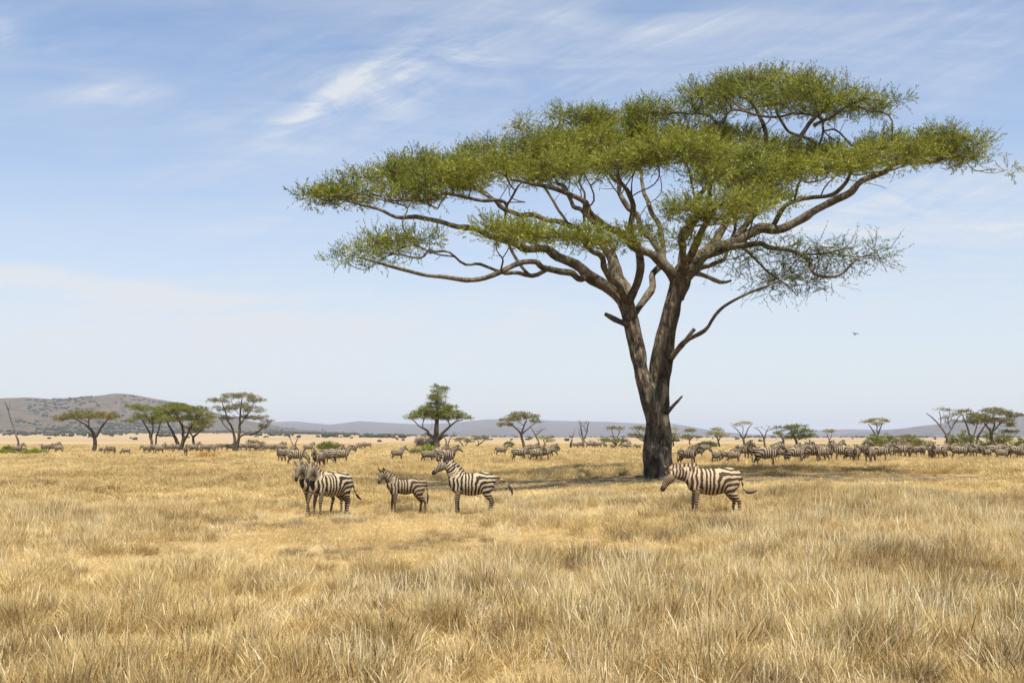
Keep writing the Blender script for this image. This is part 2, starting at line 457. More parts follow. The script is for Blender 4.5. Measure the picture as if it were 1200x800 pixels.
def make_clump(name, rng, nb, rad, hgt, wid, lean, bend, mat, broken=0.1, seed_heads=0.2):
    """One tuft: nb curved tapering blades rooted in a small disc. Unit height about hgt."""
    L = 4
    a = rng.uniform(0, 2 * np.pi, nb); r = rad * np.sqrt(rng.uniform(0, 1, nb))
    root = np.stack([r * np.cos(a), r * np.sin(a), np.full(nb, -0.02)], -1)
    az = a + rng.normal(0, 0.9, nb)
    ln = np.abs(rng.normal(lean, lean * 0.6, nb))
    bd = rng.normal(bend, 0.5 * abs(bend) + 0.1, nb)
    h = hgt * rng.uniform(0.45, 1.0, nb) ** 0.9
    br = rng.uniform(0, 1, nb) < broken
    sh = rng.uniform(0, 1, nb) < seed_heads
    ww = wid * rng.uniform(0.6, 1.3, nb)
    face = rng.uniform(0, 2 * np.pi, nb)
    pts = [root]; th = ln.copy(); p = root.copy()
    for k in range(L):
        th = th + bd / L + (br & (k == 2)) * rng.uniform(0.6, 1.6, nb)
        dv = np.stack([np.sin(th) * np.cos(az), np.sin(th) * np.sin(az), np.cos(th)], -1)
        p = p + dv * (h / L)[:, None]
        p[:, 2] = np.maximum(p[:, 2], 0.01)
        pts.append(p.copy())
    side = np.stack([np.cos(face), np.sin(face), np.zeros(nb)], -1)
    prof = np.array([1.0, 0.95, 0.8, 0.55, 0.12])
    V = []
    for k in range(L + 1):
        wk = ww * prof[k]
        if k == L - 1: wk = np.where(sh, ww * 1.7, wk)
        if k == L: wk = np.where(sh, ww * 0.5, wk)
        V.append(pts[k] - side * (wk / 2)[:, None]); V.append(pts[k] + side * (wk / 2)[:, None])
    V = np.stack(V, 1)          # nb, 2(L+1), 3
    q = np.array([(2 * k, 2 * k + 1, 2 * k + 3, 2 * k + 2) for k in range(L)])
    Q = (np.arange(nb)[:, None, None] * (2 * (L + 1)) + q[None]).reshape(-1, 4)
    tint = np.repeat(np.clip(rng.normal(0.5, 0.27, nb), 0, 1), 2 * (L + 1))
    return mesh_np(name, V.reshape(-1, 3), Q, mat, attrs={'tint': tint}, link=False)


def hmap(x, y):
    """How tall the grass stands, 0.15 to 1.25."""
    h = 0.42 * fbm(x / 2.6, y / 4.4, 41, 3) + 0.58 * fbm(x / 0.50, y / 0.60, 45, 2)
    h = np.clip((h - 0.5) * 3.0 + 0.66, 0.16, 1.35)
    def blob(cx, cy, rx, ry): return np.exp(-((x - cx) / rx) ** 2 - ((y - cy) / ry) ** 2)
    low = blob(-3.2, 28.5, 5.5, 6.5) * 0.68 + blob(-8.0, 19.5, 4.5, 2.6) * 0.55 + blob(-5.5, 14.3, 1.6, 1.0) * 0.5 + blob(1.2, 22.0, 3.5, 1.5) * 0.4 + blob(6.2, 16.5, 2.2, 1.3) * 0.4
    high = blob(12, 31, 8.5, 7.0) * 0.30 + blob(0.8, 12.5, 1.8, 2.0) * 0.25 + blob(4.2, 11.5, 1.2, 1.0) * 0.35 + blob(6.5, 27.0, 3.0, 4.0) * 0.3 + blob(-3.0, 12.6, 1.6, 1.0) * 0.3
    h = h * (1 - np.clip(low, 0, 0.8)) + high
    h = h * (1 - 0.42 * ss(0.57, 0.66, fbm(x / 3.3 + 5, y / 5.0, 61, 3)))
    bare = ((x - 8.0) / 18.5) ** 2 + ((y - 49.5) / 7.5) ** 2 + 1.6 * (fbm(x / 3.0, y / 2.0, 55, 3) - 0.5)
    h = h * (1 - 0.72 * np.exp(-((x - 7) / 19) ** 2 - ((y - 41.0) / 5.0) ** 2))
    return np.where(bare < 0.95, 0.03, np.clip(h, 0.14, 1.35))


def scatter(name, zones, mat):
    """Scatters tufts with a geometry-nodes instancer; the ground cover is one mass."""
    gcol = bpy.data.collections.new(name + '_tufts')
    rng = np.random.default_rng(12)
    kinds = []
    def add(mat=mat, **k):
        o = make_clump('tuft_%02d' % len(kinds), rng, mat=mat, **k); gcol.objects.link(o); kinds.append(o)
    for k in range(5): add(nb=95, rad=0.16, hgt=0.46, wid=0.0058, lean=0.14, bend=0.26, seed_heads=0.35)      # 0-4 near, upright
    for k in range(3): add(nb=75, rad=0.26, hgt=0.36, wid=0.0062, lean=0.60, bend=0.9, broken=0.35)          # 5-7 near, slumped
    for k in range(3): add(nb=60, rad=0.36, hgt=0.32, wid=0.0058, lean=1.2, bend=0.30, broken=0.3, seed_heads=0)   # 8-10 litter
    for k in range(2): add(nb=170, rad=0.15, hgt=0.54, wid=0.0050, lean=0.22, bend=0.22, seed_heads=0.2)     # 11-12 dense bunch
    for k in range(4): add(nb=60, rad=0.28, hgt=0.46, wid=0.013, lean=0.28, bend=0.5)                        # 13-16 middle
    for k in range(3): add(nb=34, rad=0.75, hgt=0.48, wid=0.05, lean=0.35, bend=0.5)                         # 17-19 far
    tus = mat_leaf('dry_tussock', (0.10, 0.072, 0.038), (0.34, 0.255, 0.135), 0.25, 0.6)
    for k in range(3): add(nb=210, rad=0.18, hgt=0.52, wid=0.0050, lean=0.28, bend=0.20, seed_heads=0.05, mat=tus)   # 20-22 tussock
    pale = mat_leaf('pale_stalks', (0.52, 0.41, 0.21), (0.88, 0.77, 0.50), 0.35, 0.6)
    for k in range(4): add(nb=13, rad=0.22, hgt=0.60, wid=0.0050, lean=0.10, bend=0.18, broken=0.12, seed_heads=0.75, mat=pale)   # 23-26 tall stalks
    pts = []; idx = []; rot = []; scl = []
    for (y0, y1, rho, mode) in zones:
        area_w = lambda y: 1.06 * y + 7.0
        # rejection sample in the trapezoid
        wmax = area_w(y1)
        ncand = int(rho * wmax * (y1 - y0))
        y = rng.uniform(y0, y1, ncand); x = rng.uniform(-wmax / 2, wmax / 2, ncand)
        keep = np.abs(x) < area_w(y) / 2
        x, y = x[keep], y[keep]
        h = hmap(x, y)
        keep = (h > 0.05) | (rng.uniform(0, 1, len(h)) < 0.10)
        x, y, h = x[keep], y[keep], h[keep]
        m = len(x); r = rng.uniform(0, 1, m)
        if mode == 'near':
            thin = (h < 0.4) & (rng.uniform(0, 1, m) < 0.25)
            x, y, h, r = x[~thin], y[~thin], h[~thin], r[~thin]; m = len(x)
            k = np.where(h < 0.45, np.where(r < 0.75, rng.integers(8, 11, m), rng.integers(5, 8, m)),
                         np.where(r < 0.52, rng.integers(0, 5, m), np.where(r < 0.72, rng.integers(5, 8, m), np.where(r < 0.92, rng.integers(8, 11, m), rng.integers(11, 13, m)))))
            w_ = np.full(m, 1.0)
        elif mode == 'mid':
            k = np.where((h < 0.4) & (r < 0.6), rng.integers(8, 11, m), rng.integers(13, 17, m)); w_ = np.where(k < 13, 1.6, 1.0)
        else:
            k = rng.integers(17, 20, m); w_ = np.full(m, 1.0)
        if mode == 'near':
            tk = (fbm(x / 1.7, y / 2.6, 93, 3) > 0.60) & (rng.uniform(0, 1, m) < 0.10)
            k = np.where(tk, rng.integers(20, 23, m), k)
            st = (rng.uniform(0, 1, m) < 0.06 + 0.30 * ss(0.45, 0.62, fbm(x / 3.1, y / 5.0, 71, 3))) & (h > 0.3)
            k = np.where(st, rng.integers(23, 27, m), k)
        hs = np.where((k >= 8) & (k <= 10), 0.65 + 0.3 * h, 0.14 + 0.86 * h) * rng.uniform(0.75, 1.25, m)
        if mode == 'far': hs = 0.62 + 0.42 * (hs - 0.5)
        ws = (0.75 + 0.35 * h) * rng.uniform(0.8, 1.25, m) * w_
        # bare rings round the animals' hooves and the trunk are left to the short grass of hmap
        pts.append(np.stack([x, y, ground_z(x, y) - 0.005], -1)); idx.append(k)
        rot.append(np.stack([rng.normal(0, 0.10, m), rng.normal(0.04, 0.10, m), rng.uniform(0, 6.283, m)], -1))
        scl.append(np.stack([ws, ws, hs], -1))
    pts = np.concatenate(pts); idx = np.concatenate(idx); rot = np.concatenate(rot); scl = np.concatenate(scl)
    me = bpy.data.meshes.new(name); me.vertices.add(len(pts)); me.vertices.foreach_set('co', pts.astype(np.float32).ravel())
    a = me.attributes.new('kind_index', 'INT', 'POINT'); a.data.foreach_set('value', idx.astype(np.int32))
    a = me.attributes.new('tuft_rot', 'FLOAT_VECTOR', 'POINT'); a.data.foreach_set('vector', rot.astype(np.float32).ravel())
    a = me.attributes.new('tuft_scale', 'FLOAT_VECTOR', 'POINT'); a.data.foreach_set('vector', scl.astype(np.float32).ravel())
    o = bpy.data.objects.new(name, me); COL.objects.link(o); me.materials.append(mat)
    ng = bpy.data.node_groups.new(name + '_nodes', 'GeometryNodeTree')
    ng.interface.new_socket('Geometry', in_out='INPUT', socket_type='NodeSocketGeometry')
    ng.interface.new_socket('Geometry', in_out='OUTPUT', socket_type='NodeSocketGeometry')
    gi = ng.nodes.new('NodeGroupInput'); go = ng.nodes.new('NodeGroupOutput')
    ci = ng.nodes.new('GeometryNodeCollectionInfo'); ci.inputs['Collection'].default_value = gcol
    ci.inputs['Separate Children'].default_value = True; ci.inputs['Reset Children'].default_value = True
    ip = ng.nodes.new('GeometryNodeInstanceOnPoints'); ip.inputs['Pick Instance'].default_value = True
    def na(nm, typ):
        x = ng.nodes.new('GeometryNodeInputNamedAttribute'); x.data_type = typ; x.inputs['Name'].default_value = nm
        return next(s for s in x.outputs if s.enabled and s.name == 'Attribute')
    L = ng.links.new
    L(gi.outputs[0], ip.inputs['Points']); L(ci.outputs[0], ip.inputs['Instance'])
    L(na('kind_index', 'INT'), ip.inputs['Instance Index'])
    L(na('tuft_rot', 'FLOAT_VECTOR'), ip.inputs['Rotation']); L(na('tuft_scale', 'FLOAT_VECTOR'), ip.inputs['Scale'])
    L(ip.outputs[0], go.inputs[0])
    md = o.modifiers.new('tufts', 'NODES'); md.node_group = ng
    tag(o, kind='stuff')
    print('GRASS', len(pts))
    return o

if not SKIP_GRASS:
    scatter('grass', [(5.5, 16, 66, 'near'), (16, 36, 40, 'near'), (36, 62, 22, 'mid'), (62, 110, 9, 'mid'), (110, 330, 1.3, 'far')], mat_grass('dry_grass'))
# ------------------------------------------------------------------ trees
def grow(skel, splen, attr, bf, step, rng, wob=0.14, up=0.0):
    """Minimal-spanning growth: joins every target point to the nearest, shortest way along the wood.
    skel: list of points, splen: way along the wood to each. Returns nodes, parents (index or -1 for given skeleton)."""
    pos = np.array(skel, float); n0 = len(pos)
    cap = n0 + len(attr) * 40
    NP = np.zeros((cap, 3)); NP[:n0] = pos
    NL = np.zeros(cap); NL[:n0] = splen
    par = np.full(cap, -1)
    n = n0
    M = len(attr); done = np.zeros(M, bool)
    D = np.linalg.norm(attr[:, None, :] - NP[None, :n0], axis=2) + bf * NL[None, :n0]
    best = D.argmin(1); bc = D[np.arange(M), best]
    ends = np.full(M, -1)
    for it in range(M):
        c = np.where(done, 1e9, bc); k = int(c.argmin())
        a = NP[best[k]]; b = attr[k]; dist = np.linalg.norm(b - a)
        m = max(1, int(round(dist / step)))
        prev = best[k]; newi = []
        off = rng.normal(0, wob, 3) * dist
        off2 = rng.normal(0, wob * 0.6, 3) * dist
        for s in range(1, m + 1):
            t = s / m
            p = a + (b - a) * t + off * math.sin(math.pi * t) + off2 * math.sin(2 * math.pi * t)
            p[2] += up * dist * (t - t * t) * -1.0
            if s < m: p = p + rng.normal(0, 0.06 * step, 3)
            NP[n] = p; NL[n] = NL[prev] + dist / m; par[n] = prev; prev = n; newi.append(n); n += 1
        ends[k] = prev; done[k] = True
        q = np.array(newi)
        D = np.linalg.norm(attr[:, None, :] - NP[None, q], axis=2) + bf * NL[None, q]
        j = D.argmin(1); cj = D[np.arange(M), j]
        better = cj < bc
        best[better] = q[j[better]]; bc[better] = cj[better]
    return NP[:n], par[:n], ends


def wood(tubes, NP, par, n0, rtip, expo, rmax_of, rcap, sides=5):
    """Pipe-model radii and swept chains for the nodes grown after index n0."""
    n = len(NP)
    acc = np.zeros(n); kids = [[] for _ in range(n)]
    for i in range(n - 1, n0 - 1, -1):
        if not kids[i]: acc[i] = rtip ** expo
        p = par[i]; acc[p] += acc[i]; kids[p].append(i)
    rad = np.minimum(acc ** (1 / expo), rcap)
    used = np.zeros(n, bool)
    for i in range(n0, n):
        p = par[i]
        if p >= n0 and i == max(kids[p], key=lambda k: acc[k]): continue     # continues an earlier chain
        chain = [p, i]
        while kids[chain[-1]]:
            chain.append(max(kids[chain[-1]], key=lambda k: acc[k]))
        for _ in range(3):
            q = NP[chain]; q[1:-1] = 0.25 * q[:-2] + 0.5 * q[1:-1] + 0.25 * q[2:]; NP[chain] = q
        r = rad[chain].copy(); r[0] = r[1]
        if p < n0 and rmax_of is not None: r = np.minimum(r, 0.72 * rmax_of[p])
        r[-1] *= 0.4
        k = p
        while k >= n0: k = par[k]
        (tubes[k] if isinstance(tubes, list) else tubes).add(NP[chain], r, sides if r[1] > 0.05 else 4)
    return rad


def sprigs(cent, rng, per, spread, flat, ln, nleaf, ll, lw, outward=None, droop=0.0, twig=0.006):
    """Feathery sprigs round each centre: narrow leaf quads down both sides of a short shoot. Returns verts, quads, tint."""
    M = len(cent); S = M * per
    c = np.repeat(cent, per, 0)
    off = rng.normal(0, 1, (S, 3)); off /= np.linalg.norm(off, axis=1)[:, None]
    off *= (rng.uniform(0, 1, S) ** 0.5)[:, None]
    org = c + off * spread * np.array([1, 1, flat])
    d = off * np.array([1, 1, 0.5]) + rng.normal(0, 0.45, (S, 3)) + np.array([0, 0, 0.42 - droop])
    d /= np.linalg.norm(d, axis=1)[:, None]
    L = ln * rng.uniform(0.55, 1.35, S)
    t = (np.arange(nleaf) + 0.6) / nleaf
    ref = rng.normal(0, 1, (S, 3)); s1 = np.cross(d, ref); s1 /= np.linalg.norm(s1, axis=1)[:, None]
    s2 = np.cross(d, s1)
    base = org[:, None, :] + d[:, None, :] * (t[None, :] * L[:, None])[..., None]
    phi = rng.uniform(0, 6.283, (S, nleaf))
    rad = np.cos(phi)[..., None] * s1[:, None, :] + np.sin(phi)[..., None] * s2[:, None, :]
    ld = d[:, None, :] * 1.0 + rad * 0.62; ld /= np.linalg.norm(ld, axis=2)[..., None]
    l = ll * rng.uniform(0.6, 1.3, (S, nleaf))[..., None]
    wv = np.cross(ld, rng.normal(0, 1, (S, nleaf, 3))); wv /= np.linalg.norm(wv, axis=2)[..., None] + 1e-9
    hw = lw * 0.5
    a = base; b = base + ld * l * 0.55 + wv * hw; cc = base + ld * l; e = base + ld * l * 0.55 - wv * hw
    V = np.stack([a, b, cc, e], 2).reshape(-1, 3)
    q = np.arange(len(V)).reshape(-1, 4)
    tint = np.repeat(np.clip(np.repeat(np.repeat(rng.normal(0.5, 0.18, M), per) + rng.normal(0, 0.22, S), nleaf) + rng.normal(0, 0.10, S * nleaf), 0, 1), 4)
    # the shoot itself
    V2 = np.stack([org - s1 * twig, org + s1 * twig, org + d * (L * 1.05)[:, None]], 1).reshape(-1, 3)
    t2 = np.arange(len(V2)).reshape(-1, 3) + len(V)
    return np.concatenate([V, V2]), q, t2, np.concatenate([tint, np.zeros(len(V2))])


BARK = mat_bark('acacia_bark', (0.013, 0.0098, 0.007), (0.28, 0.225, 0.155), 1.0, 1.0, 0.80, 0.62, 0.98)
BARK_LIMB = mat_bark('acacia_limb_bark', (0.016, 0.012, 0.008), (0.23, 0.185, 0.13), 1.5, 1.0)
BARK_PLAIN = mat_bark('plain_tree_bark', (0.030, 0.023, 0.017), (0.125, 0.098, 0.072), 1.5, 0.6)
BARK_DRY = mat_bark('dead_wood', (0.05, 0.04, 0.034), (0.17, 0.14, 0.115), 2.0, 0.4)
LEAF_THIN_SHADED = mat_leaf('acacia_thin_leaves_shaded', (0.050, 0.060, 0.014), (0.20, 0.22, 0.042), 0.35, 0.5)  # darker leaf copy: backlit shade of the sparse sprays put into its colour
LEAF = mat_leaf('acacia_leaves', (0.036, 0.050, 0.007), (0.305, 0.312, 0.034), 0.36, 0.9)


def dens(pts, step):
    pts = np.asarray(pts, float)
    seg = np.linalg.norm(np.diff(pts, axis=0), axis=1); s = np.concatenate([[0], np.cumsum(seg)])
    n = max(3, int(s[-1] / step) + 1); t = np.linspace(0, s[-1], n)
    # Catmull-like smoothing by interpolating then averaging
    out = np.stack([np.interp(t, s, pts[:, k]) for k in range(pts.shape[1])], -1)
    for _ in range(2):
        o2 = out.copy(); o2[1:-1] = 0.25 * out[:-2] + 0.5 * out[1:-1] + 0.25 * out[2:]; out = o2
    return out


def big_acacia():
    D = 50.0
    rng = np.random.default_rng(21)
    base = P(772, 560, D); base[2] = gz(base[0], D)
    root = empty('acacia_tree', base)
    tag(root, 'huge umbrella acacia with a forked twisted trunk standing above the right-hand zebra', 'tree')
    off = -base
    px = D / F          # metres per photo pixel at the tree

    def trace(pts):     # (u, v, depth offset, width in pixels)
        pts = [p if len(p) == 4 else (*p, 0, 0) for p in pts]
        q = np.array([[*P(u, v, D + dd), w * 0.84 * (D + dd) / F / 2] for (u, v, dd, w) in pts])
        q[:, :3] += off
        return dens(q, 0.28)

    def wobble(q, amp, sc, seed):
        i = np.arange(len(q)) * 0.28 / sc
        q = q.copy()
        for k in range(3):
            env = np.minimum(1, np.arange(len(q)) / 6.0)
            q[:, k] += amp * (vnoise(i, np.full(len(q), k * 7.7), seed) - 0.5) * env
        q[:, 3] *= 1 + 0.25 * (vnoise(i * 2.2, np.full(len(q), 3.1), seed + 5) - 0.5)
        return q

    # --- trunk: two twisted stems on a flared base, fused
    tb = Tubes()
    left = trace([(769, 566, 0, 34), (767, 545, 0, 28), (765, 515, -0.1, 26), (766, 490, -0.35, 25), (760, 465, -0.35, 23), (753, 435, -0.2, 21), (746, 405, 0, 20), (738, 380, 0, 21), (733, 362, 0, 21), (728, 350, 0, 17), (716, 338, -0.1, 12)])
    right = trace([(776, 566, 0.1, 34), (777, 545, 0.1, 29), (779, 520, 0.2, 28), (775, 490, 0.4, 27), (776, 460, 0.3, 27), (779, 430, 0.15, 26), (783, 395, 0, 25), (787, 365, 0, 24), (790, 340, 0, 25), (793, 322, 0, 25), (800, 306, 0.1, 16)])
    left = wobble(left, 0.30, 1.4, 5); right = wobble(right, 0.30, 1.4, 6)
    for q, sd in ((left, 3), (right, 8)):
        ph = sd * 1.3
        def fl(i, ang, q=q, ph=ph, sd=sd):
            tw = i * 0.10 + ph
            low = np.exp(-i * 0.28 / 2.6)
            return (1 + (0.15 + 0.07 * low) * np.cos(3 * ang + 1.6 * tw) + 0.12 * np.cos(7 * ang + 2.2 * tw + 1 + 1.2 * math.sin(i * .21)) + 0.06 * np.cos(5 * ang - 1.7 * tw + 1)
                    + 0.10 * (vnoise(ang * 2.2 + 30, np.full(len(ang), i * 0.35), sd) - 0.5))
        tb.add(q[:, :3], q[:, 3] * np.interp(np.arange(len(q)), [0, 14, 30], [0.84, 0.90, 1.0]), 44, fl)
    for k in range(7):     # root flare
        a = k * 0.9 + 0.3
        p0 = np.array([0.0, 0.0, 1.5]) + 0.42 * np.array([math.cos(a), math.sin(a), 0])
        p1 = np.array([0.50 * math.cos(a), 0.50 * math.sin(a), 0.15]); p2 = np.array([0.70 * math.cos(a), 0.70 * math.sin(a), -0.25])
        q = dens(np.array([[*p0, 0.22], [*(0.5 * (p0 + p1) - 0.08), 0.24], [*p1, 0.22], [*p2, 0.12]]), 0.2)
        tb.add(q[:, :3], q[:, 3], 10)
    src = tb.build('trunk_source', None, link=False)
    COL.objects.link(src)
    md = src.modifiers.new('fuse', 'REMESH'); md.mode = 'VOXEL'; md.voxel_size = 0.035
    sm = src.modifiers.new('soften', 'SMOOTH'); sm.iterations = 1
    me = bpy.data.meshes.new_from_object(src.evaluated_get(bpy.context.evaluated_depsgraph_get()))
    bpy.data.objects.remove(src)
    me.materials.clear(); me.materials.append(BARK)
    me.polygons.foreach_set('use_smooth', np.ones(len(me.polygons), bool))
    tr = bpy.data.objects.new('trunk', me); COL.objects.link(tr); tr.parent = root

    # --- traced limbs: (u, v, depth offset m, width px)
    limbs = [
        [(728, 352, 0, 16), (718, 342, 0, 17), (704, 332, -0.2, 17), (690, 322, -0.4, 16), (667, 307, -0.8, 14), (640, 296, -1.2, 12), (615, 289, -1.6, 10), (592, 283, -1.9, 9), (566, 274, -2.2, 8), (540, 266, -2.4, 8), (512, 262, -2.6, 7), (486, 256, -2.6, 6), (460, 249, -2.4, 5), (436, 243, -2.2, 4), (412, 236, -2.0, 3)],
        [(692, 323, -0.4, 9), (682, 327, -1.2, 10), (668, 322, -1.9, 9), (655, 317, -2.5, 9), (641, 313, -3.1, 8), (628, 307, -3.6, 8), (615, 306, -4.0, 8), (603, 311, -4.3, 8), (590, 317, -4.6, 8), (574, 325, -4.9, 7), (548, 327, -5.3, 7), (520, 326, -5.6, 6), (498, 321, -5.9, 5), (475, 318, -6.1, 5), (457, 313, -6.3, 4), (440, 307, -6.4, 3), (422, 305, -6.5, 2)],
        [(645, 314, -2.8, 7), (634, 318, -2.4, 6), (626, 322, -2.2, 6), (608, 322, -2.0, 6), (592, 321, -2.2, 5), (572, 315, -3.0, 4), (550, 306, -3.4, 4), (530, 302, -3.8, 3), (512, 296, -4, 3), (498, 288, -4.2, 2)],
        [(733, 354, 0.1, 13), (724, 328, 0.6, 12), (714, 306, 1.1, 11), (702, 290, 1.6, 10), (685, 276, 2.2, 9), (664, 265, 2.8, 8), (641, 257, 3.4, 7), (615, 254, 4.0, 7), (592, 244, 4.6, 6), (574, 232, 5.2, 5), (556, 219, 5.6, 4), (535, 208, 6, 3)],
        [(735, 356, -0.1, 12), (742, 340, -0.5, 12), (750, 317, -1.0, 11), (747, 291, -1.7, 10), (737, 268, -2.5, 8), (741, 245, -3.4, 7), (730, 222, -4.4, 6), (722, 200, -5.4, 4), (718, 185, -6, 3)],
        [(745, 366, 0.2, 9), (755, 345, 0.8, 11), (765, 329, 1.3, 10), (773, 314, 1.8, 9), (776, 290, 2.6, 8), (770, 262, 3.6, 7), (758, 236, 4.8, 6), (752, 210, 6.0, 5), (745, 190, 7, 4), (738, 165, 8, 3)],
        [(790, 326, 0, 14), (780, 311, -0.4, 12), (758, 296, -1.0, 11), (735, 281, -1.6, 10), (705, 255, -2.3, 9), (692, 245, -2.6, 8), (679, 236, -2.9, 8), (664, 227, -3.2, 7), (649, 221, -3.5, 6), (622, 216, -4.0, 5), (600, 208, -4.4, 3)],
        [(795, 326, 0.2, 20), (808, 314, 0.3, 20), (825, 300, 0.5, 19), (845, 290, 0.7, 18), (862, 280, 0.8, 16), (876, 268, 0.9, 14), (889, 264, 1.0, 14), (905, 268, 1.1, 13), (921, 267, 1.2, 13), (945, 255, 1.3, 12), (960, 244, 1.3, 11), (975, 234, 1.2, 10), (992, 226, 1.1, 10), (1009, 214, 1.0, 9), (1018, 206, 1.0, 8), (1046, 194, 0.8, 7), (1072, 191, 0.6, 5), (1102, 187, 0.4, 4), (1130, 184, 0.2, 3)],
        [(905, 267, 1.1, 7), (916, 240, 0.4, 7), (937, 231, -0.3, 6), (960, 228, -0.8, 6), (978, 224, -1.2, 6), (990, 209, -1.7, 5), (1008, 190, -2.2, 3)],
        [(846, 291, 0.3, 9), (870, 289, -0.6, 8), (900, 284, -1.2, 7), (920, 288, -1.7, 6), (938, 296, -2.1, 5), (946, 308, -2.3, 5), (954, 319, -2.4, 4.5), (968, 325, -2.5, 4), (979, 328, -2.6, 3.5), (987, 318, -2.7, 3), (994, 307, -2.9, 2.5), (1010, 299, -3.1, 2), (1030, 297, -3.2, 1.2)],
        [(868, 289, -0.4, 5), (886, 300, 0.2, 4), (893, 314, 0.5, 3), (908, 324, 0.6, 2.5), (925, 332, 0.5, 2), (938, 346, 0.4, 1.2)],
        [(936, 296, -2.0, 3.5), (950, 300, -1.4, 3), (968, 296, -1.0, 2.5), (985, 288, -0.8, 2), (1004, 290, -0.6, 1.2)],
        [(798, 350, 0.2, 10), (806, 330, 1.0, 11), (820, 318, 1.6, 8), (838, 312, 2.2, 6), (850, 297, 2.9, 5), (862, 262, 3.8, 5), (868, 240, 4.6, 4), (872, 222, 5.2, 3)],
        [(794, 322, 0, 13), (808, 300, -0.8, 11), (820, 275, -1.7, 9), (838, 240, -3.0, 8), (829, 215, -3.8, 7), (822, 186, -4.6, 5), (815, 165, -5.2, 4)],
        [(822, 304, 0.4, 12), (845, 272, 1.6, 10), (870, 236, 3.0, 9), (886, 205, 4.2, 8), (896, 168, 5.4, 7), (895, 150, 5.6, 6), (889, 135, 5.8, 5), (875, 110, 6.2, 3)],
        [(862, 281, 0.8, 10), (885, 240, 1.0, 9), (912, 190, 1.2, 8), (937, 165, 1.4, 7), (953, 147, 1.5, 6), (960, 128, 1.6, 4), (968, 112, 1.7, 2)],
        [(953, 148, 1.5, 5), (982, 132, 1.0, 4), (1010, 117, 0.6, 3), (1032, 110, 0.4, 2)],
        [(792, 324, 0.1, 12), (776, 300, 0.9, 10), (752, 264, 2.0, 8), (731, 236, 3.2, 7), (715, 205, 4.6, 6), (698, 176, 6.2, 4), (680, 152, 7.4, 3)],
        # towards and away from the camera, to carry the front and the back of the crown
        [(796, 330, -0.2, 11), (806, 308, -1.6, 10), (800, 280, -3.6, 9), (812, 262, -5.6, 7), (836, 246, -7.6, 5), (850, 236, -9.2, 3)],
        [(733, 352, -0.3, 10), (716, 322, -1.8, 9), (706, 300, -3.6, 8), (690, 288, -5.4, 7), (668, 278, -7.4, 5), (650, 270, -9, 3)],
        [(800, 320, 0.5, 11), (800, 288, 2.6, 10), (812, 258, 5.0, 8), (826, 224, 7.8, 6), (840, 195, 10.2, 4), (848, 176, 12, 3)],
        [(740, 350, 0.4, 10), (722, 300, 2.8, 9), (690, 255, 5.6, 7), (660, 220, 8.2, 5), (640, 195, 10.4, 3)],
    ]
    NP = []; NL = []; NRad = []; BR = []; OWN = []
    trunk_len = 8.0
    for li, pts in enumerate(limbs):
        q = wobble(trace(pts), 0.42, 0.9, 60 + li)
        tb = Tubes(); tb.add(q[:, :3], q[:, 3], 12 if q[0, 3] > 0.2 else 9); BR.append(['branch', tb])
        s = np.concatenate([[0], np.cumsum(np.linalg.norm(np.diff(q[:, :3], axis=0), axis=1))])
        k0 = len(q) // 6
        NP.append(q[k0:, :3]); NL.append(s[k0:]); NRad.append(q[k0:, 3]); OWN += [li] * (len(q) - k0)
    # dead and broken pieces
    for nm, pts in (('dead_branch', [(786, 420, -0.4, 9), (795, 408, -0.8, 8), (803, 399, -1.2, 7), (813, 394, -1.4, 6), (825, 389, -1.6, 6), (833, 378, -1.7, 4), (841, 365, -1.8, 5), (852, 357, -1.9, 4), (864, 350, -2.0, 4), (880, 343, -2.1, 3), (896, 337, -2.2, 3), (916, 328, -2.3, 2)]),
                    ('broken_branch', [(800, 403, -1.1, 5), (808, 391, -1.3, 6), (814, 385, -1.4, 5)]),
                    ('broken_branch', [(781, 484, -0.5, 7), (788, 475, -0.9, 5), (794, 470, -1.1, 4), (800, 464, -1.2, 2)]),
                    ('broken_branch', [(735, 380, -0.2, 9), (725, 376, -0.6, 8), (716, 372, -0.8, 7), (709, 368, -0.9, 5)]),
                    ('broken_branch', [(794, 324, -0.4, 10), (806, 319, -0.9, 8), (818, 320, -1.3, 7), (830, 325, -1.6, 6), (842, 332, -1.8, 6), (850, 331, -1.9, 5), (858, 328, -2.0, 3)])):
        q = wobble(trace(pts), 0.10, 0.6, 90)
        tb = Tubes(); tb.add(q[:, :3], q[:, 3], 8); BR.append([nm, tb])
        if nm == 'dead_branch': OWN += [len(BR) - 1] * (len(q) - len(q) // 2); NP.append(q[len(q) // 2:, :3]); NL.append(np.full(len(q) - len(q) // 2, 4.0)); NRad.append(q[len(q) // 2:, 3])
    NP = np.concatenate(NP); NL = np.concatenate(NL); NRad = np.concatenate(NRad)

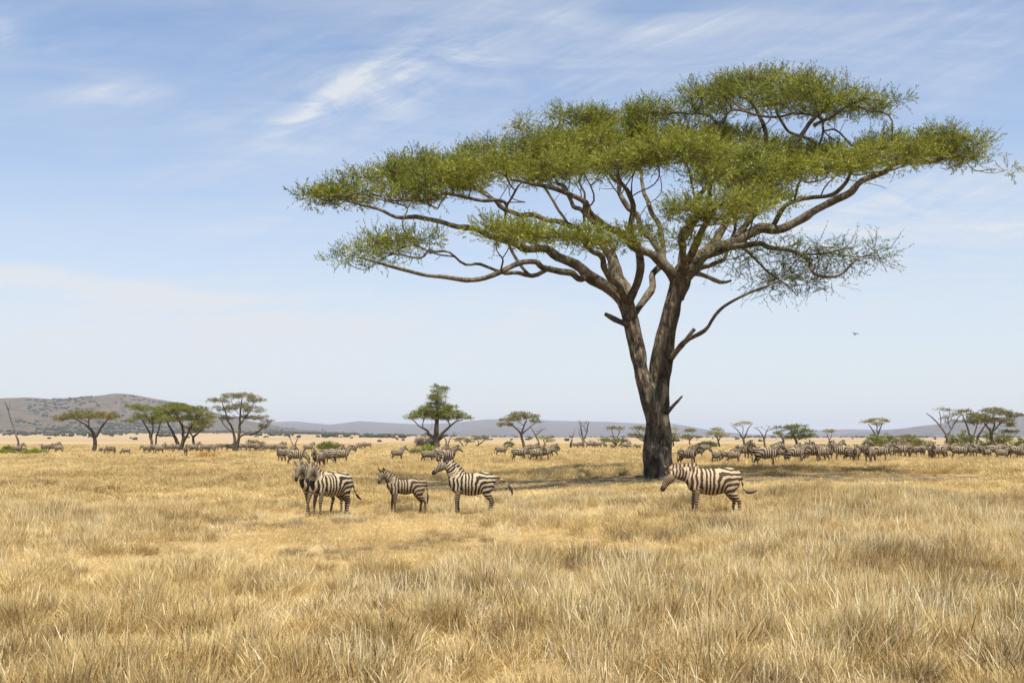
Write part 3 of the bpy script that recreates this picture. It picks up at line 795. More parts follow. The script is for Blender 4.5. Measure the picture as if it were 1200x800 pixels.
    # --- foliage layers: (u, v, half width, half height, depth offset, amount)
    pads = [
        (885, 103, 78, 22, 6.0, 1.0), (935, 108, 70, 20, 2.0, 1.0), (1000, 118, 55, 15, 0.8, 0.9), (845, 108, 36, 17, 4.0, 0.8), (1030, 113, 26, 9, 0.3, 0.7),
        (655, 143, 52, 15, 8.0, 1.1), (735, 128, 42, 13, 8.5, 1.0), (780, 122, 45, 14, 7.0, 1.0), (700, 152, 60, 16, 9.0, 1.0),
        (385, 231, 34, 8, -2.0, 1.0), (425, 226, 48, 13, -1.5, 1.1), (470, 209, 58, 17, -0.5, 1.1), (470, 228, 50, 8, -3.0, 0.9), (530, 193, 58, 19, 4.0, 1.1),
        (535, 208, 62, 16, -3.0, 1.0), (595, 180, 62, 21, 5.0, 1.1), (610, 196, 60, 15, -3.5, 1.0), (660, 172, 62, 22, 6.0, 1.1), (675, 196, 55, 15, -1.5, 1.0),
        (728, 165, 60, 24, 7.5, 1.1), (740, 188, 52, 18, -5.0, 1.1), (795, 158, 62, 24, 8.0, 1.1), (800, 182, 62, 20, -6.0, 1.2), (850, 168, 60, 22, 9.0, 1.0),
        (868, 190, 52, 16, -3.0, 1.1), (815, 208, 34, 9, -7.0, 0.6), (925, 180, 58, 15, 5.0, 1.0), (900, 205, 55, 13, -4.5, 1.1), (955, 200, 55, 14, -2.5, 1.1), (985, 184, 62, 17, 3.5, 1.0),
        (1030, 180, 58, 18, -1.5, 1.1), (1060, 166, 60, 16, 1.5, 1.1), (1105, 174, 52, 17, 0.5, 1.1), (1148, 186, 32, 11, 0.2, 0.8),
        (840, 247, 66, 11, -8.0, 1.1), (880, 238, 50, 12, -5.5, 0.9), (905, 226, 40, 9, 3.0, 0.6), (865, 212, 45, 10, 6.0, 0.8),
        (455, 288, 50, 17, -5.0, 0.75), (420, 304, 30, 10, -6.3, 0.55), (498, 282, 40, 14, -4.0, 0.55), (585, 272, 50, 10, -8.0, 0.95), (645, 276, 55, 11, -8.5, 1.0), (705, 281, 52, 9, -6.5, 0.8), (755, 274, 36, 8, -3.0, 0.45),
        (800, 280, 36, 7, -5.0, 0.35),
        (560, 198, 55, 14, 0.5, 0.8), (640, 186, 58, 15, 1.5, 0.8), (720, 174, 58, 17, 2.0, 0.8), (800, 172, 58, 18, 1.5, 0.8), (880, 180, 52, 15, 1.5, 0.8),  # unseen mid-depth layers, added to fill gaps in the crown's ground shadow
    ]
    thin = [(885, 302, 50, 22, -0.3, 0.6), (922, 332, 46, 24, 0.2, 0.9), (1012, 300, 36, 17, -3.0, 0.8), (955, 302, 50, 20, -1.6, 0.6)]
    pads.append((1165, 192, 18, 7, 0.1, 0.7))
    pads = [(u, v + (10 if v < 135 else 6 if v < 200 else 2), hw, hh, dd, am) for (u, v, hw, hh, dd, am) in pads]
    A = []; own = []; npads = len(pads)
    def fill(pad, i, per_area):
        u, v, hw, hh, dd, am = pad
        s = (D + dd) / F
        c = P(u, v, D + dd) + off
        rx, rz = hw * s, hh * s * 0.74; ry = min(rx * 0.95, 4.6)
        n = max(6, int(per_area * am * math.pi * rx * ry))
        k = 0; tries = 0; got = []
        mind = 0.42
        while k < n and tries < n * 30:
            tries += 1
            a = rng.uniform(0, 6.283); r = math.sqrt(rng.uniform(0, 1))
            r *= 0.82 + 0.34 * vnoise(np.array(a * 1.6 + i * 9.1), np.array(0.5), 3)
            e = math.sqrt(max(0.0, 1 - min(r, 1) ** 2))
            z = rng.uniform(-0.25, 0.85) * (0.35 + 0.65 * e)
            p = c + np.array([rx * r * math.cos(a), ry * r * math.sin(a), rz * z - 0.10 * rz * r])
            if i < npads and vnoise(np.array(p[0] / 1.15 + 40), np.array((p[1] * 0.9 + p[2] * 1.3) / 1.15), 17) < 0.41: continue
            if got and min(np.sum((np.array(got[-60:]) - p) ** 2, axis=1)) < mind ** 2 * 0.6: continue
            got.append(p); k += 1
        A.extend(got); own.extend([i] * len(got))
    for i, pd in enumerate(pads): fill(pd, i, 2.05)
    npad = len(pads)
    for i, pd in enumerate(thin): fill(pd, npad + i, 2.6)
    A = np.array(A); own = np.array(own)
    print('TREE targets', len(A))
    # knuckles a little below each layer, from which the finer wood fans up into it
    S = []
    for (u, v, hw, hh, dd, am) in pads:
        s = (D + dd) / F; c = P(u, v, D + dd) + off; rx, rz = hw * s, hh * s; ry = min(rx * 0.95, 4.6)
        for k in range(max(3, int(1.1 * rx * ry))):
            a = rng.uniform(0, 6.283); r = math.sqrt(rng.uniform(0, 1)) * 0.85
            S.append(c + np.array([rx * r * math.cos(a), ry * r * math.sin(a), -rz * rng.uniform(0.35, 1.0) - rng.uniform(0.0, 0.45) * (420 < u < 1060)]))
    n0 = len(NP)
    nodes, par1, _e = grow(NP, NL, np.array(S), 0.40, 0.33, rng, 0.16, 0.05)
    L1 = np.zeros(len(nodes)); L1[:n0] = NL
    for i in range(n0, len(nodes)): L1[i] = L1[par1[i]] + np.linalg.norm(nodes[i] - nodes[par1[i]])
    nodes, par, ends = grow(nodes, L1 * 0.6, A, 0.40, 0.33, rng, 0.15, 0.10)
    par[n0:len(par1)] = par1[n0:]
    wood([BR[k][1] for k in OWN], nodes, par, len(NP), 0.0145, 2.1, NRad, 0.20, 6)
    for nm, tb in BR: tb.build(nm, BARK_LIMB, root)
    cnt = 0
    for i in range(npad + len(thin)):
        c = A[own == i]
        if i < npad:
            V, q, t3, tint = sprigs(c, rng, 21, 0.58, 0.36, 0.58, 11, 0.17, 0.035)
        else:
            V, q, t3, tint = sprigs(c, rng, 13, 0.85, 0.7, 0.80, 11, 0.14, 0.032, droop=0.45, twig=0.014)
        cnt += len(q)
        mesh_np('foliage', V, [q, t3], LEAF if i < npad else LEAF_THIN_SHADED, root, attrs={'tint': tint})
    print('TREE leaves', cnt)
    return root

if not SKIP_TREE: big_acacia()


# ------------------------------------------------------------------ trees and bushes of the plain
def leafmat(k):  # leaf colours lightened overall to stand in for haze over the plain
    c = {'olive': ((0.101, 0.101, 0.030), (0.261, 0.227, 0.068)), 'green': ((0.085, 0.105, 0.020), (0.254, 0.261, 0.044)),
         'bright': ((0.119, 0.144, 0.020), (0.338, 0.362, 0.051)), 'brown': ((0.105, 0.095, 0.032), (0.250, 0.215, 0.072)),
         'pale': ((0.186, 0.177, 0.059), (0.389, 0.346, 0.126)), 'grey': ((0.151, 0.131, 0.085), (0.304, 0.254, 0.169)),
         'dark': ((0.071, 0.085, 0.024), (0.203, 0.203, 0.054)), 'rust': ((0.405, 0.227, 0.059), (0.709, 0.456, 0.151))}[k]
    nm = 'plain_leaves_' + k
    return bpy.data.materials.get(nm) or mat_leaf(nm, c[0], c[1], 0.3, 0.3)


def plain_tree(name, label, cat, d, stems, pads, leaf, wpx, group=None, amount=1.0, seed=0, bark=None, bf=0.45, kink=0.13, leafsize=1.0, spread=None):
    """stems: list of lists of (u, v[, width px]) traced wood; pads: (u, v, half width, half height[, depth m])."""
    rng = np.random.default_rng(100 + seed)
    u0, v0 = stems[0][0][:2]
    x0 = (u0 - 600) / F * d
    base = np.array([x0, d, gz(x0, d)])
    root = empty(name, base); tag(root, label, cat, group)
    px = d / F
    stem_t = []; NP = []; NL = []; NR = []; OWN = []; foot = []
    bk = bark or BARK_PLAIN
    for si, st in enumerate(stems):
        q = []
        for j, p in enumerate(st):
            w = p[2] if len(p) > 2 else wpx * (1 - 0.6 * j / max(1, len(st) - 1))
            dep = (p[3] if len(p) > 3 else rng.normal(0, 2.0) * px * min(j, 2))
            X = P(p[0], p[1], d + dep) - base
            if j == 0 and abs(p[1] - v0) < 3: X[2] = -0.15
            q.append([*X, w * px / 2])
        q = dens(np.array(q), 2.2 * px)
        if q[0, 2] > -0.1 and stem_t:      # a limb: start on the nearest wood
            allp = np.concatenate([f[1] for f in foot]); ow = np.concatenate([[f[0]] * len(f[1]) for f in foot])
            k = int(np.argmin(np.linalg.norm(allp - q[0, :3], axis=1))); own = int(ow[k]); q[:, 1] += allp[k][1] - q[0, 1]
        else:
            stem_t.append(Tubes()); own = len(stem_t) - 1
        i = np.arange(len(q)) * 0.5
        for k in range(2): q[1:, k] += 1.1 * px * (vnoise(i[1:], np.full(len(q) - 1, k * 5.5 + si), seed) - 0.5)
        foot.append((own, q[:, :3]))
        stem_t[own].add(q[:, :3], q[:, 3], 8)
        s = np.concatenate([[0], np.cumsum(np.linalg.norm(np.diff(q[:, :3], axis=0), axis=1))])
        h = max(1, int(len(q) * 0.45)) if len(stems) < 3 else len(q) // 3
        NP.append(q[h:, :3]); NL.append(s[h:]); NR.append(q[h:, 3]); OWN += [own] * (len(q) - h)
    NP = np.concatenate(NP); NL = np.concatenate(NL); NR = np.concatenate(NR)
    A = []
    sp = spread or 2.6 * px
    for i, pd in enumerate(pads):
        u, v, hw, hh = pd[:4]
        dd = pd[4] if len(pd) > 4 else rng.uniform(-0.5, 0.5) * hw * px
        c = P(u, v, d + dd) - base
        rx, rz = hw * px, hh * px; ry = rx * 0.8
        n = max(4, int(amount * 0.27 * hw * (hh + 4)))
        for k in range(n):
            a = rng.uniform(0, 6.283); r = math.sqrt(rng.uniform(0, 1)) * (0.75 + 0.4 * rng.uniform())
            e = math.sqrt(max(0, 1 - min(1, r) ** 2))
            A.append(c + np.array([rx * r * math.cos(a), ry * r * math.sin(a), rz * rng.uniform(-0.55, 0.8) * (0.3 + 0.7 * e)]))
    A = np.array(A)
    if len(A):
        nodes, par, ends = grow(NP, NL, A, bf, 3.0 * px, rng, kink)
        wood([stem_t[k] for k in OWN], nodes, par, len(NP), 0.085 * px, 2.3, NR, 1.2 * px, 5)
        if leaf:
            V, q, t3, tint = sprigs(A, rng, 14, sp, 0.42, 1.9 * px, 5, 1.05 * px * leafsize, 0.50 * px * leafsize, twig=0.05 * px)
            mesh_np('crown', V, [q, t3], leafmat(leaf), root, attrs={'tint': tint})
    for tb in stem_t: tb.build('trunk', bk, root)
    return root


def bush(label, u, d, hw, hh, leaf, seed, group=None, name='bush', rise=0.0):
    """Low shrub: short stems and a leafy dome sitting on the ground."""
    rng = np.random.default_rng(300 + seed)
    x = (u - 600) / F * d; base = np.array([x, d, gz(x, d)]); px = d / F
    root = empty(name, base); tag(root, label, 'bush', group)
    rx, rz = hw * px, hh * px * 2
    n = int(26 + hw * 3.2)
    A = []
    for k in range(n):
        a = rng.uniform(0, 6.283); r = math.sqrt(rng.uniform(0, 1)); e = math.sqrt(1 - r * r)
        lump = 0.65 + 0.6 * vnoise(np.array(a * 1.3 + seed), np.array(r * 2.0), seed)
        A.append([rx * r * math.cos(a), rx * 0.7 * r * math.sin(a), rz * (rng.uniform(0.12, 0.95) ** 0.7) * (0.25 + 0.75 * e) * lump + rise])
    A = np.array(A)
    nodes, par, ends = grow([np.array([0, 0, 0.0]), np.array([rx * .3, 0, 0]), np.array([-rx * .3, 0, 0])], [0, 0, 0], A, 0.7, 2.0 * px, rng, 0.12)
    tw = Tubes(); wood(tw, nodes, par, 3, 0.09 * px, 2.3, None, 0.8 * px, 4); tw.build('stems', BARK_DRY, root)
    V, q, t3, tint = sprigs(A, rng, 20, 2.4 * px, 0.6, 1.9 * px, 5, 1.1 * px, 0.55 * px, twig=0.05 * px)
    V[:, 2] = np.maximum(V[:, 2], -0.02)
    mesh_np('leaves', V, [q, t3], leafmat(leaf), root, attrs={'tint': tint})
    return root


def plain_trees():
    T = plain_tree
    T('dead_tree', 'bare dead trunk leaning left at the far left edge of the plain', 'tree', 165, [[(23, 528, 2.6), (20, 512, 2.2), (15, 498, 1.8), (10, 482, 1.3), (6, 470, .7)], [(9, 480, .9), (11, 474, .6), (10, 469, .4)]], [], None, 2, seed=1, bark=BARK_DRY)
    T('acacia_tree', 'broad flat-topped olive acacia with one Y-shaped trunk, standing alone at the left', 'tree', 165,
      [[(111, 530, 5), (111, 515, 4.2), (110, 508, 3.6), (104, 500, 2.6), (95, 494, 1.8), (86, 490, 1)], [(111, 512, 3.2), (116, 502, 2.6), (122, 494, 1.8), (128, 488, 1)], [(105, 501, 1.6), (104, 492, 1.2), (106, 486, .7)]],
      [(82, 489, 17, 4), (100, 485, 22, 4.5), (120, 487, 20, 4.5), (133, 490, 10, 3), (70, 492, 9, 3), (108, 489, 26, 3)], 'olive', 5, seed=2)
    T('acacia_tree', 'slender two-stemmed acacia with a pale green left tip, behind the left zebras', 'tree', 178,
      [[(178, 528, 3.6), (178, 516, 3), (174, 504, 2.2), (168, 494, 1.4), (162, 484, .8)], [(184, 528, 2.6), (182, 514, 2), (186, 502, 1.6), (190, 492, 1)], [(178, 512, 2.2), (180, 498, 1.6), (178, 484, 1)]],
      [(154, 475.5, 10, 1.8), (172, 479, 18, 5), (168, 489, 16, 5), (188, 486, 14, 6), (182, 494, 12, 5), (152, 494, 5, 3)], 'green', 4, seed=3)
    T('acacia_tree', 'dense dark green acacia with spreading stems, tallest of the left middle clump', 'tree', 168,
      [[(211, 530, 5), (208, 518, 4.4), (202, 506, 3), (196, 494, 2)], [(212, 530, 5), (215, 514, 4), (214, 500, 3), (208, 488, 2)], [(214, 520, 3.4), (220, 508, 2.8), (226, 496, 2), (230, 486, 1)]],
      [(192, 484, 18, 6), (208, 479, 22, 6), (226, 481, 22, 6.5), (240, 489, 12, 6), (205, 474.5, 12, 2.5), (232, 496, 10, 4), (200, 492, 16, 5), (222, 490, 16, 5)], 'green', 5, seed=4, amount=1.15)
    T('acacia_tree', 'small crooked acacia with yellowish leaves tucked against the dense dark green one', 'tree', 174,
      [[(224, 529, 3.6), (227, 520, 3.2), (226, 512, 2.8), (231, 508, 2), (238, 502, 1.2)], [(226, 513, 2), (221, 506, 1.5), (218, 500, .8)]],
      [(236, 500, 11, 4), (243, 495, 9, 4), (222, 502, 8, 4), (230, 505, 8, 4)], 'olive', 4, seed=5)
    T('acacia_tree', 'tall airy grey-brown acacia with a low arm reaching right, on the left plain', 'tree', 165,
      [[(274, 528, 4.4), (276, 514, 3.6), (272, 502, 2.6), (266, 490, 1.8), (262, 476, 1.2), (258, 466, .7)], [(276, 528, 4.6), (280, 512, 3.6), (281, 496, 2.8), (282, 480, 2), (284, 466, 1)],
       [(279, 514, 2.4), (285, 508.5, 2.4), (296, 508.5, 2.0), (304, 505, 1.6), (309, 499, 1.0)], [(281, 498, 1.8), (290, 486, 1.4), (297, 474, .9)], [(274, 508, 1.6), (264, 500, 1.2), (256, 488, .8)]],
      [(256, 470, 13, 4), (272, 464.5, 14, 4), (286, 464, 14, 4), (301, 469, 12, 4), (262, 480, 13, 5), (280, 476, 15, 6), (297, 481, 12, 5), (306, 490, 10, 4), (314, 495, 7, 3.5), (268, 490, 10, 4), (309, 500, 7, 3), (290, 490, 9, 4)], 'brown', 4.4, seed=6, amount=1.2, leafsize=0.85)
    T('acacia_tree', 'tiny umbrella acacia just right of the airy grey-brown tree', 'tree', 235, [[(296, 525, 1.6), (296, 521, 1.4), (298, 518.5, 1)], [(296, 521, 1), (292, 519, .6)]], [(296, 518, 8, 1.6), (303, 520, 7, 1)], 'brown', 1.6, seed=7)
    T('bare_tree', 'small leafless tree behind the zebras left of the pair of front heads', 'tree', 150, [[(342, 527, 1.6), (343, 520, 1.3), (340, 514, 1), (336, 508, .6)], [(345, 527, 1.5), (347, 517, 1.1), (351, 509, .6)]], [(337, 508, 7, 4), (348, 508, 8, 5), (342, 512, 6, 3)], None, 1.5, seed=8, bark=BARK_DRY)
    T('tall_tree', 'stout dark green tree with a narrow second crown rising from its top', 'tree', 215,
      [[(512, 527, 8), (512, 520, 7.5), (511, 512, 6.5), (511, 500, 5.5), (513, 488, 4), (512, 476, 3), (511, 466, 2.4), (514, 460, 1.4)], [(510, 515, 4), (503, 508, 3), (499, 503, 2.4), (492, 500, 1.6), (484, 492, 1)], [(512, 514, 4.5), (520, 506, 3.4), (527, 500, 2.4), (533, 494, 1.6), (542, 492, 1)], [(509, 516, 2.6), (502, 509, 1.6), (498, 507, 1)], [(514, 516, 3), (521, 510, 1.6), (525, 510, 1)]],
      [(485, 489, 12, 4.5), (497, 485, 16, 6), (513, 481, 20, 8), (529, 485, 16, 6), (542, 489.5, 12, 3.5), (511, 474, 12, 5), (506, 466, 6, 4), (514, 459, 9, 4), (520, 455, 7, 2.4), (510, 453, 4, 2.4), (524, 478, 11, 5), (501, 479, 11, 5), (513, 490, 20, 5), (505, 487, 22, 8), (522, 487, 22, 8), (512, 467, 11, 6)], 'green', 10, seed=9, amount=1.1)
    T('acacia_tree', 'small thorn tree with a grey crown, just right of the stout dark tree', 'tree', 250, [[(544, 524, 1.8), (542, 520, 1.4), (538, 517, 1)], [(544, 522, 1.2), (548, 518, .8)]], [(541, 515.5, 9, 2.6), (550, 517, 5, 2)], 'olive', 1.8, seed=10)
    T('bare_tree', 'grey leafless thicket tree at the right foot of the stout dark tree', 'tree', 225, [[(522, 526, 2), (523, 516, 1.6), (520, 509, 1)], [(524, 526, 1.8), (527, 514, 1.3), (533, 507, .8)]], [(521, 508, 7, 4), (531, 507, 8, 4), (526, 513, 8, 4)], None, 2, seed=11, bark=BARK_DRY)
    T('acacia_tree', 'low flat acacia on a leaning stem, left of the olive umbrella tree', 'tree', 250, [[(557, 525, 1.8), (563, 519, 1.5), (569, 515, 1)], [(561, 520, 1), (560, 516, .7)]], [(560, 514, 9, 1.5), (570, 514, 4, 1.2)], 'brown', 1.8, seed=12)
    T('acacia_tree', 'olive umbrella acacia with a bent trunk behind the mid-left zebra bunch', 'tree', 210,
      [[(615, 528, 3.6), (613, 518, 3.2), (611, 509, 2.8), (606, 503, 2), (600, 497, 1.4), (594, 494, .8)], [(611, 510, 2.2), (613, 501, 1.8), (617, 493, 1.2)], [(612, 508, 1.8), (619, 502, 1.4), (626, 496, .8)]],
      [(590, 498, 10, 2.2), (598, 492, 13, 3.5), (612, 486, 13, 3.5), (624, 489, 10, 4), (606, 489, 14, 4), (628, 494, 6, 3)], 'olive', 3.6, seed=13)
    T('bare_tree', 'crooked leafless tree leaning right beside the olive umbrella acacia', 'tree', 225, [[(634, 524, 2), (630, 514, 1.8), (626, 507, 1.4), (622, 500, .8)], [(628, 510, 1.2), (634, 504, .9), (640, 501, .5)]], [(622, 501, 7, 3), (632, 502, 9, 3.5), (627, 506, 7, 3)], None, 2, seed=14, bark=BARK_DRY)
    T('acacia_tree', 'pale little flat acacia behind the heads of the mid-left zebra bunch', 'tree', 280, [[(639, 522, 1.4), (639, 518, 1.2), (636, 515, .8)], [(639, 518, 1), (644, 516, .7)]], [(637, 513.5, 8, 1.8), (645, 516.5, 5, 2)], 'pale', 1.4, seed=15)
    T('bare_tree', 'upright leafless tree standing alone left of the big trunk', 'tree', 205, [[(684, 527, 2.8), (684, 517, 2.4), (682, 508, 1.8), (680, 498, 1.2), (678, 492, .6)], [(685, 514, 1.8), (688, 504, 1.4), (690, 494, .8)], [(683, 516, 1.2), (679, 510, .9), (678, 505, .5)]], [(680, 496, 6, 5), (688, 496, 6, 6), (684, 503, 6, 5), (684, 494, 7, 3)], None, 2.8, seed=16, bark=BARK_DRY, amount=1.5)
    T('dead_stump', 'short dead stump left of the upright leafless tree', 'stump', 195, [[(668.5, 527, 3), (669, 521, 2.6), (670, 515, 1.5)], [(670, 516, .8), (672, 509, .6), (674, 502, .3)], [(670, 517, .6), (667, 508, .4)]], [], None, 3, seed=17, bark=BARK_DRY)
    T('acacia_tree', 'two-tiered acacia, thin flat top over a wide low crown, left of big trunk', 'tree', 225, [[(723, 527, 2.8), (722, 521, 2.2), (717, 517, 1.6)], [(724, 524, 1.8), (729, 518, 1.4)], [(722, 521, 1.6), (719, 510, 1.1), (717, 503, .7)], [(723, 521, 1.2), (724, 510, .9), (727, 504, .6)]], [(721, 502, 10, 1.2), (711, 516, 9, 2.6), (723, 516.5, 12, 3), (731, 517, 6, 2)], 'olive', 2.8, seed=18)
    T('acacia_tree', 'layered olive acacia half hidden by the left side of the big trunk', 'tree', 235, [[(756, 525, 2.6), (755, 516, 2), (750, 508, 1.4), (746, 504, .8)], [(755, 517, 1.4), (747, 512, .9)], [(756, 514, 1.4), (762, 506, 1)]], [(747, 502, 9, 1.6), (744, 510, 9, 1.8), (760, 503, 12, 2.5), (755, 512, 9, 2)], 'olive', 2.6, seed=19)
    T('acacia_tree', 'thin olive acacia showing at the right edge of the big trunk', 'tree', 240, [[(789, 525, 2), (789, 515, 1.6), (786, 506, 1)], [(789, 517, 1.2), (793, 511, .7)]], [(787, 502.5, 8, 1.8), (790, 509.5, 7, 1.8), (788, 514, 5, 1.6)], 'pale', 2, seed=20)
    T('acacia_tree', 'faint two-layered acacia, first one clear of the big trunk on its right', 'tree', 280, [[(809, 524, 1.6), (808, 516, 1.3), (806, 508, .8)], [(808, 516, 1), (813, 510, .6)]], [(808, 504.5, 10, 1.4), (804, 513, 8, 3), (812, 513, 6, 2.6)], 'olive', 1.6, seed=21)
    T('acacia_tree', 'rounded yellowish acacia left of the thin V-shaped tree', 'tree', 225, [[(843, 525, 2.2), (842, 517, 1.9), (839, 510, 1.3), (836, 506, .8)], [(842, 516, 1.5), (846, 508, 1), (848, 504, .6)]], [(833, 508, 7, 2.2), (842, 504, 9, 2.8), (849, 510, 8, 2.6), (840, 509, 6, 2)], 'pale', 2.2, seed=22, amount=0.8)
    T('acacia_tree', 'thin V-shaped tree with sparse flat tufts, over the right zebra herd', 'tree', 200, [[(872, 525, 3), (872, 516, 2.6), (868, 509, 1.5), (863, 502, 1), (858, 499, .6)], [(872, 514, 2), (875, 505, 1.3), (879, 498, .8), (882, 496, .5)], [(870, 508, .9), (871, 501, .7), (870, 497, .4)]], [(862, 497.5, 7, 1.2), (872, 495.5, 6, 1.2), (880, 496, 5, 1.2)], 'pale', 3, seed=23, amount=0.8, leafsize=0.8)
    T('bare_tree', 'leafless spreading tree between the V-shaped tree and the wide green one', 'tree', 200, [[(897, 525, 2.4), (896, 516, 2), (893, 509, 1.4), (889, 503, .9), (884, 501, .5)], [(896, 514, 1.5), (898, 505, 1.1), (901, 499, .6)], [(897, 506, .8), (905, 502, .6), (911, 503, .3)]], [(886, 502, 5, 2.5), (892, 500, 6, 2.5), (900, 499, 6, 2.5), (907, 502, 6, 2)], None, 2.4, seed=24, bark=BARK_DRY)
    T('acacia_tree', 'wide flat acacia with a bright green lower crown in the middle of the right herd', 'tree', 190, [[(919, 524, 3), (918, 515, 2.5), (914, 508, 1.6)], [(934, 524, 3.4), (933, 514, 2.8), (927, 506, 1.8)], [(935, 515, 2.2), (943, 508, 1.4)], [(951, 523, 2), (949, 515, 1.5)]], [(920, 502, 12, 3), (934, 500, 13, 2.6), (946, 505, 10, 3), (928, 507, 14, 3.5), (912, 508, 6, 2.6), (951, 510, 6, 2.6), (930, 513, 16, 3), (940, 512, 10, 3)], 'green', 3, seed=25, amount=1.1)
    T('acacia_tree', 'tiny flat acacia on a forked stem, right of the wide green one', 'tree', 250, [[(972, 524, 1.6), (972, 516, 1.3), (969, 509, .9)], [(972, 516, 1), (975, 509, .7)]], [(971, 505.5, 8, 1.5)], 'pale', 1.6, seed=26, amount=1.2)
    T('acacia_tree', 'lone open acacia with a pale flat crown rising from a green bush', 'tree', 190, [[(1028, 525, 3), (1028, 513, 2.4), (1024, 505, 1.5), (1018, 497, .9)], [(1028, 511, 2), (1031, 502, 1.4), (1034, 495, .8)], [(1028, 508, 1.4), (1027, 499, 1), (1026, 493, .6)]], [(1018, 494.5, 8, 2.2), (1029, 492.5, 10, 2), (1038, 494, 7, 1.8), (1028, 497, 8, 2)], 'pale', 3, seed=27, amount=0.9)
    T('acacia_tree', 'half bare forked tree with one arm stretched left, in the far right group', 'tree', 160, [[(1110, 527, 4), (1110, 514, 3.4), (1108, 508, 2.8), (1102, 499, 2), (1094, 490, 1.5), (1086, 484, .8)], [(1110, 509, 2.6), (1115, 499, 2), (1121, 490, 1.4), (1126, 483, .8)], [(1103, 500, 1.4), (1103, 490, 1.1), (1101, 481, .6)], [(1113, 502, 1.2), (1110, 492, .9), (1112, 482, .5)]], [(1101, 480, 6, 2.5), (1112, 481, 7, 2.5), (1119, 486, 8, 3), (1126, 484, 6, 2.4), (1107, 489, 8, 4), (1122, 493, 6, 3), (1114, 494, 7, 3)], 'olive', 4, seed=28, amount=0.75, leafsize=0.7, bark=BARK_DRY)
    T('acacia_tree', 'leaning multi-stemmed acacia with a bright tuft, middle of the far right group', 'tree', 166, [[(1141, 527, 3.6), (1138, 512, 3), (1134, 502, 2.2), (1130, 490, 1.4), (1126, 482, .8)], [(1142, 527, 3.4), (1146, 511, 2.8), (1152, 501, 2), (1158, 495, 1.2)], [(1139, 514, 2), (1143, 500, 1.4), (1146, 488, .8)]], [(1130, 482, 9, 2), (1143, 490, 9, 4), (1136, 495, 8, 4), (1152, 494, 8, 4), (1140, 486, 8, 3)], 'olive', 3.6, seed=29)
    T('acacia_tree', 'dense olive umbrella acacia with a sloping top, last in the far right group', 'tree', 158, [[(1163, 528, 4.4), (1162, 512, 3.6), (1160, 503, 2.8), (1154, 496, 1.8)], [(1162, 510, 2.6), (1165, 500, 2), (1166, 490, 1.2)], [(1162, 506, 2.2), (1170, 498, 1.6), (1178, 491, 1)]], [(1150, 488, 13, 4), (1164, 482, 16, 4.5), (1178, 485, 14, 4.5), (1189, 487, 9, 3), (1158, 493, 12, 3.5), (1174, 493, 14, 4), (1184, 498, 7, 3), (1184, 506, 8, 3)], 'olive', 4.4, seed=30, amount=1.15)
    B = bush
    B('low bright green bush at the left edge of the photo', 8, 138, 11, 2.6, 'bright', 1)
    B('long low bright green bush right of the leaning dead trunk', 40, 138, 16, 2.8, 'bright', 2)
    B('dark little bush at the foot of the leaning dead trunk', 21, 150, 4, 1.8, 'brown', 3)
    B('small pale green shrub behind the left-edge bush', 8, 152, 5.5, 3.2, 'green', 4, rise=0.2)
    B('wide green bush behind the zebras at centre left', 385, 180, 14, 5.5, 'green', 5)
    B('vivid green bush left of the stout tree trunk', 501, 145, 11, 5, 'bright', 6)
    B('low yellowish bush in front of the vivid green one', 486, 140, 6, 3, 'pale', 7)
    B('grey dry thicket left behind the stout tree', 500, 222, 13, 8, 'grey', 8)
    B('dark green dome of a bush right of the faint acacia', 829, 215, 10, 4, 'dark', 9)
    B('green bush under the lone open acacia', 1032, 182, 21, 8.5, 'green', 10)
    B('brown-green domed bush right of the lone open acacia', 1065, 178, 22, 9.0, 'olive', 11)
    B('tall green bush under the half bare forked tree', 1126, 165, 17, 12, 'green', 12)
    B('tall green bush under the last acacia of the right group', 1166, 162, 21, 13, 'green', 13)
    B('small green bush at the right edge of the photo', 1197, 158, 9, 7.5, 'green', 14)
    B('small green shrub between the right zebras', 1088, 170, 6, 3.6, 'bright', 15)
    B('rust-coloured dry shrub in the grass left of centre', 243, 118, 11, 2.4, 'rust', 16)
    B('little green shrub right of the mid-left zebra bunch', 650, 150, 4.5, 2.4, 'olive', 17)
    B('tiny green shrub left of the olive umbrella tree', 596, 260, 4.5, 2.0, 'green', 18)
if not SKIP_PLAIN: plain_trees()
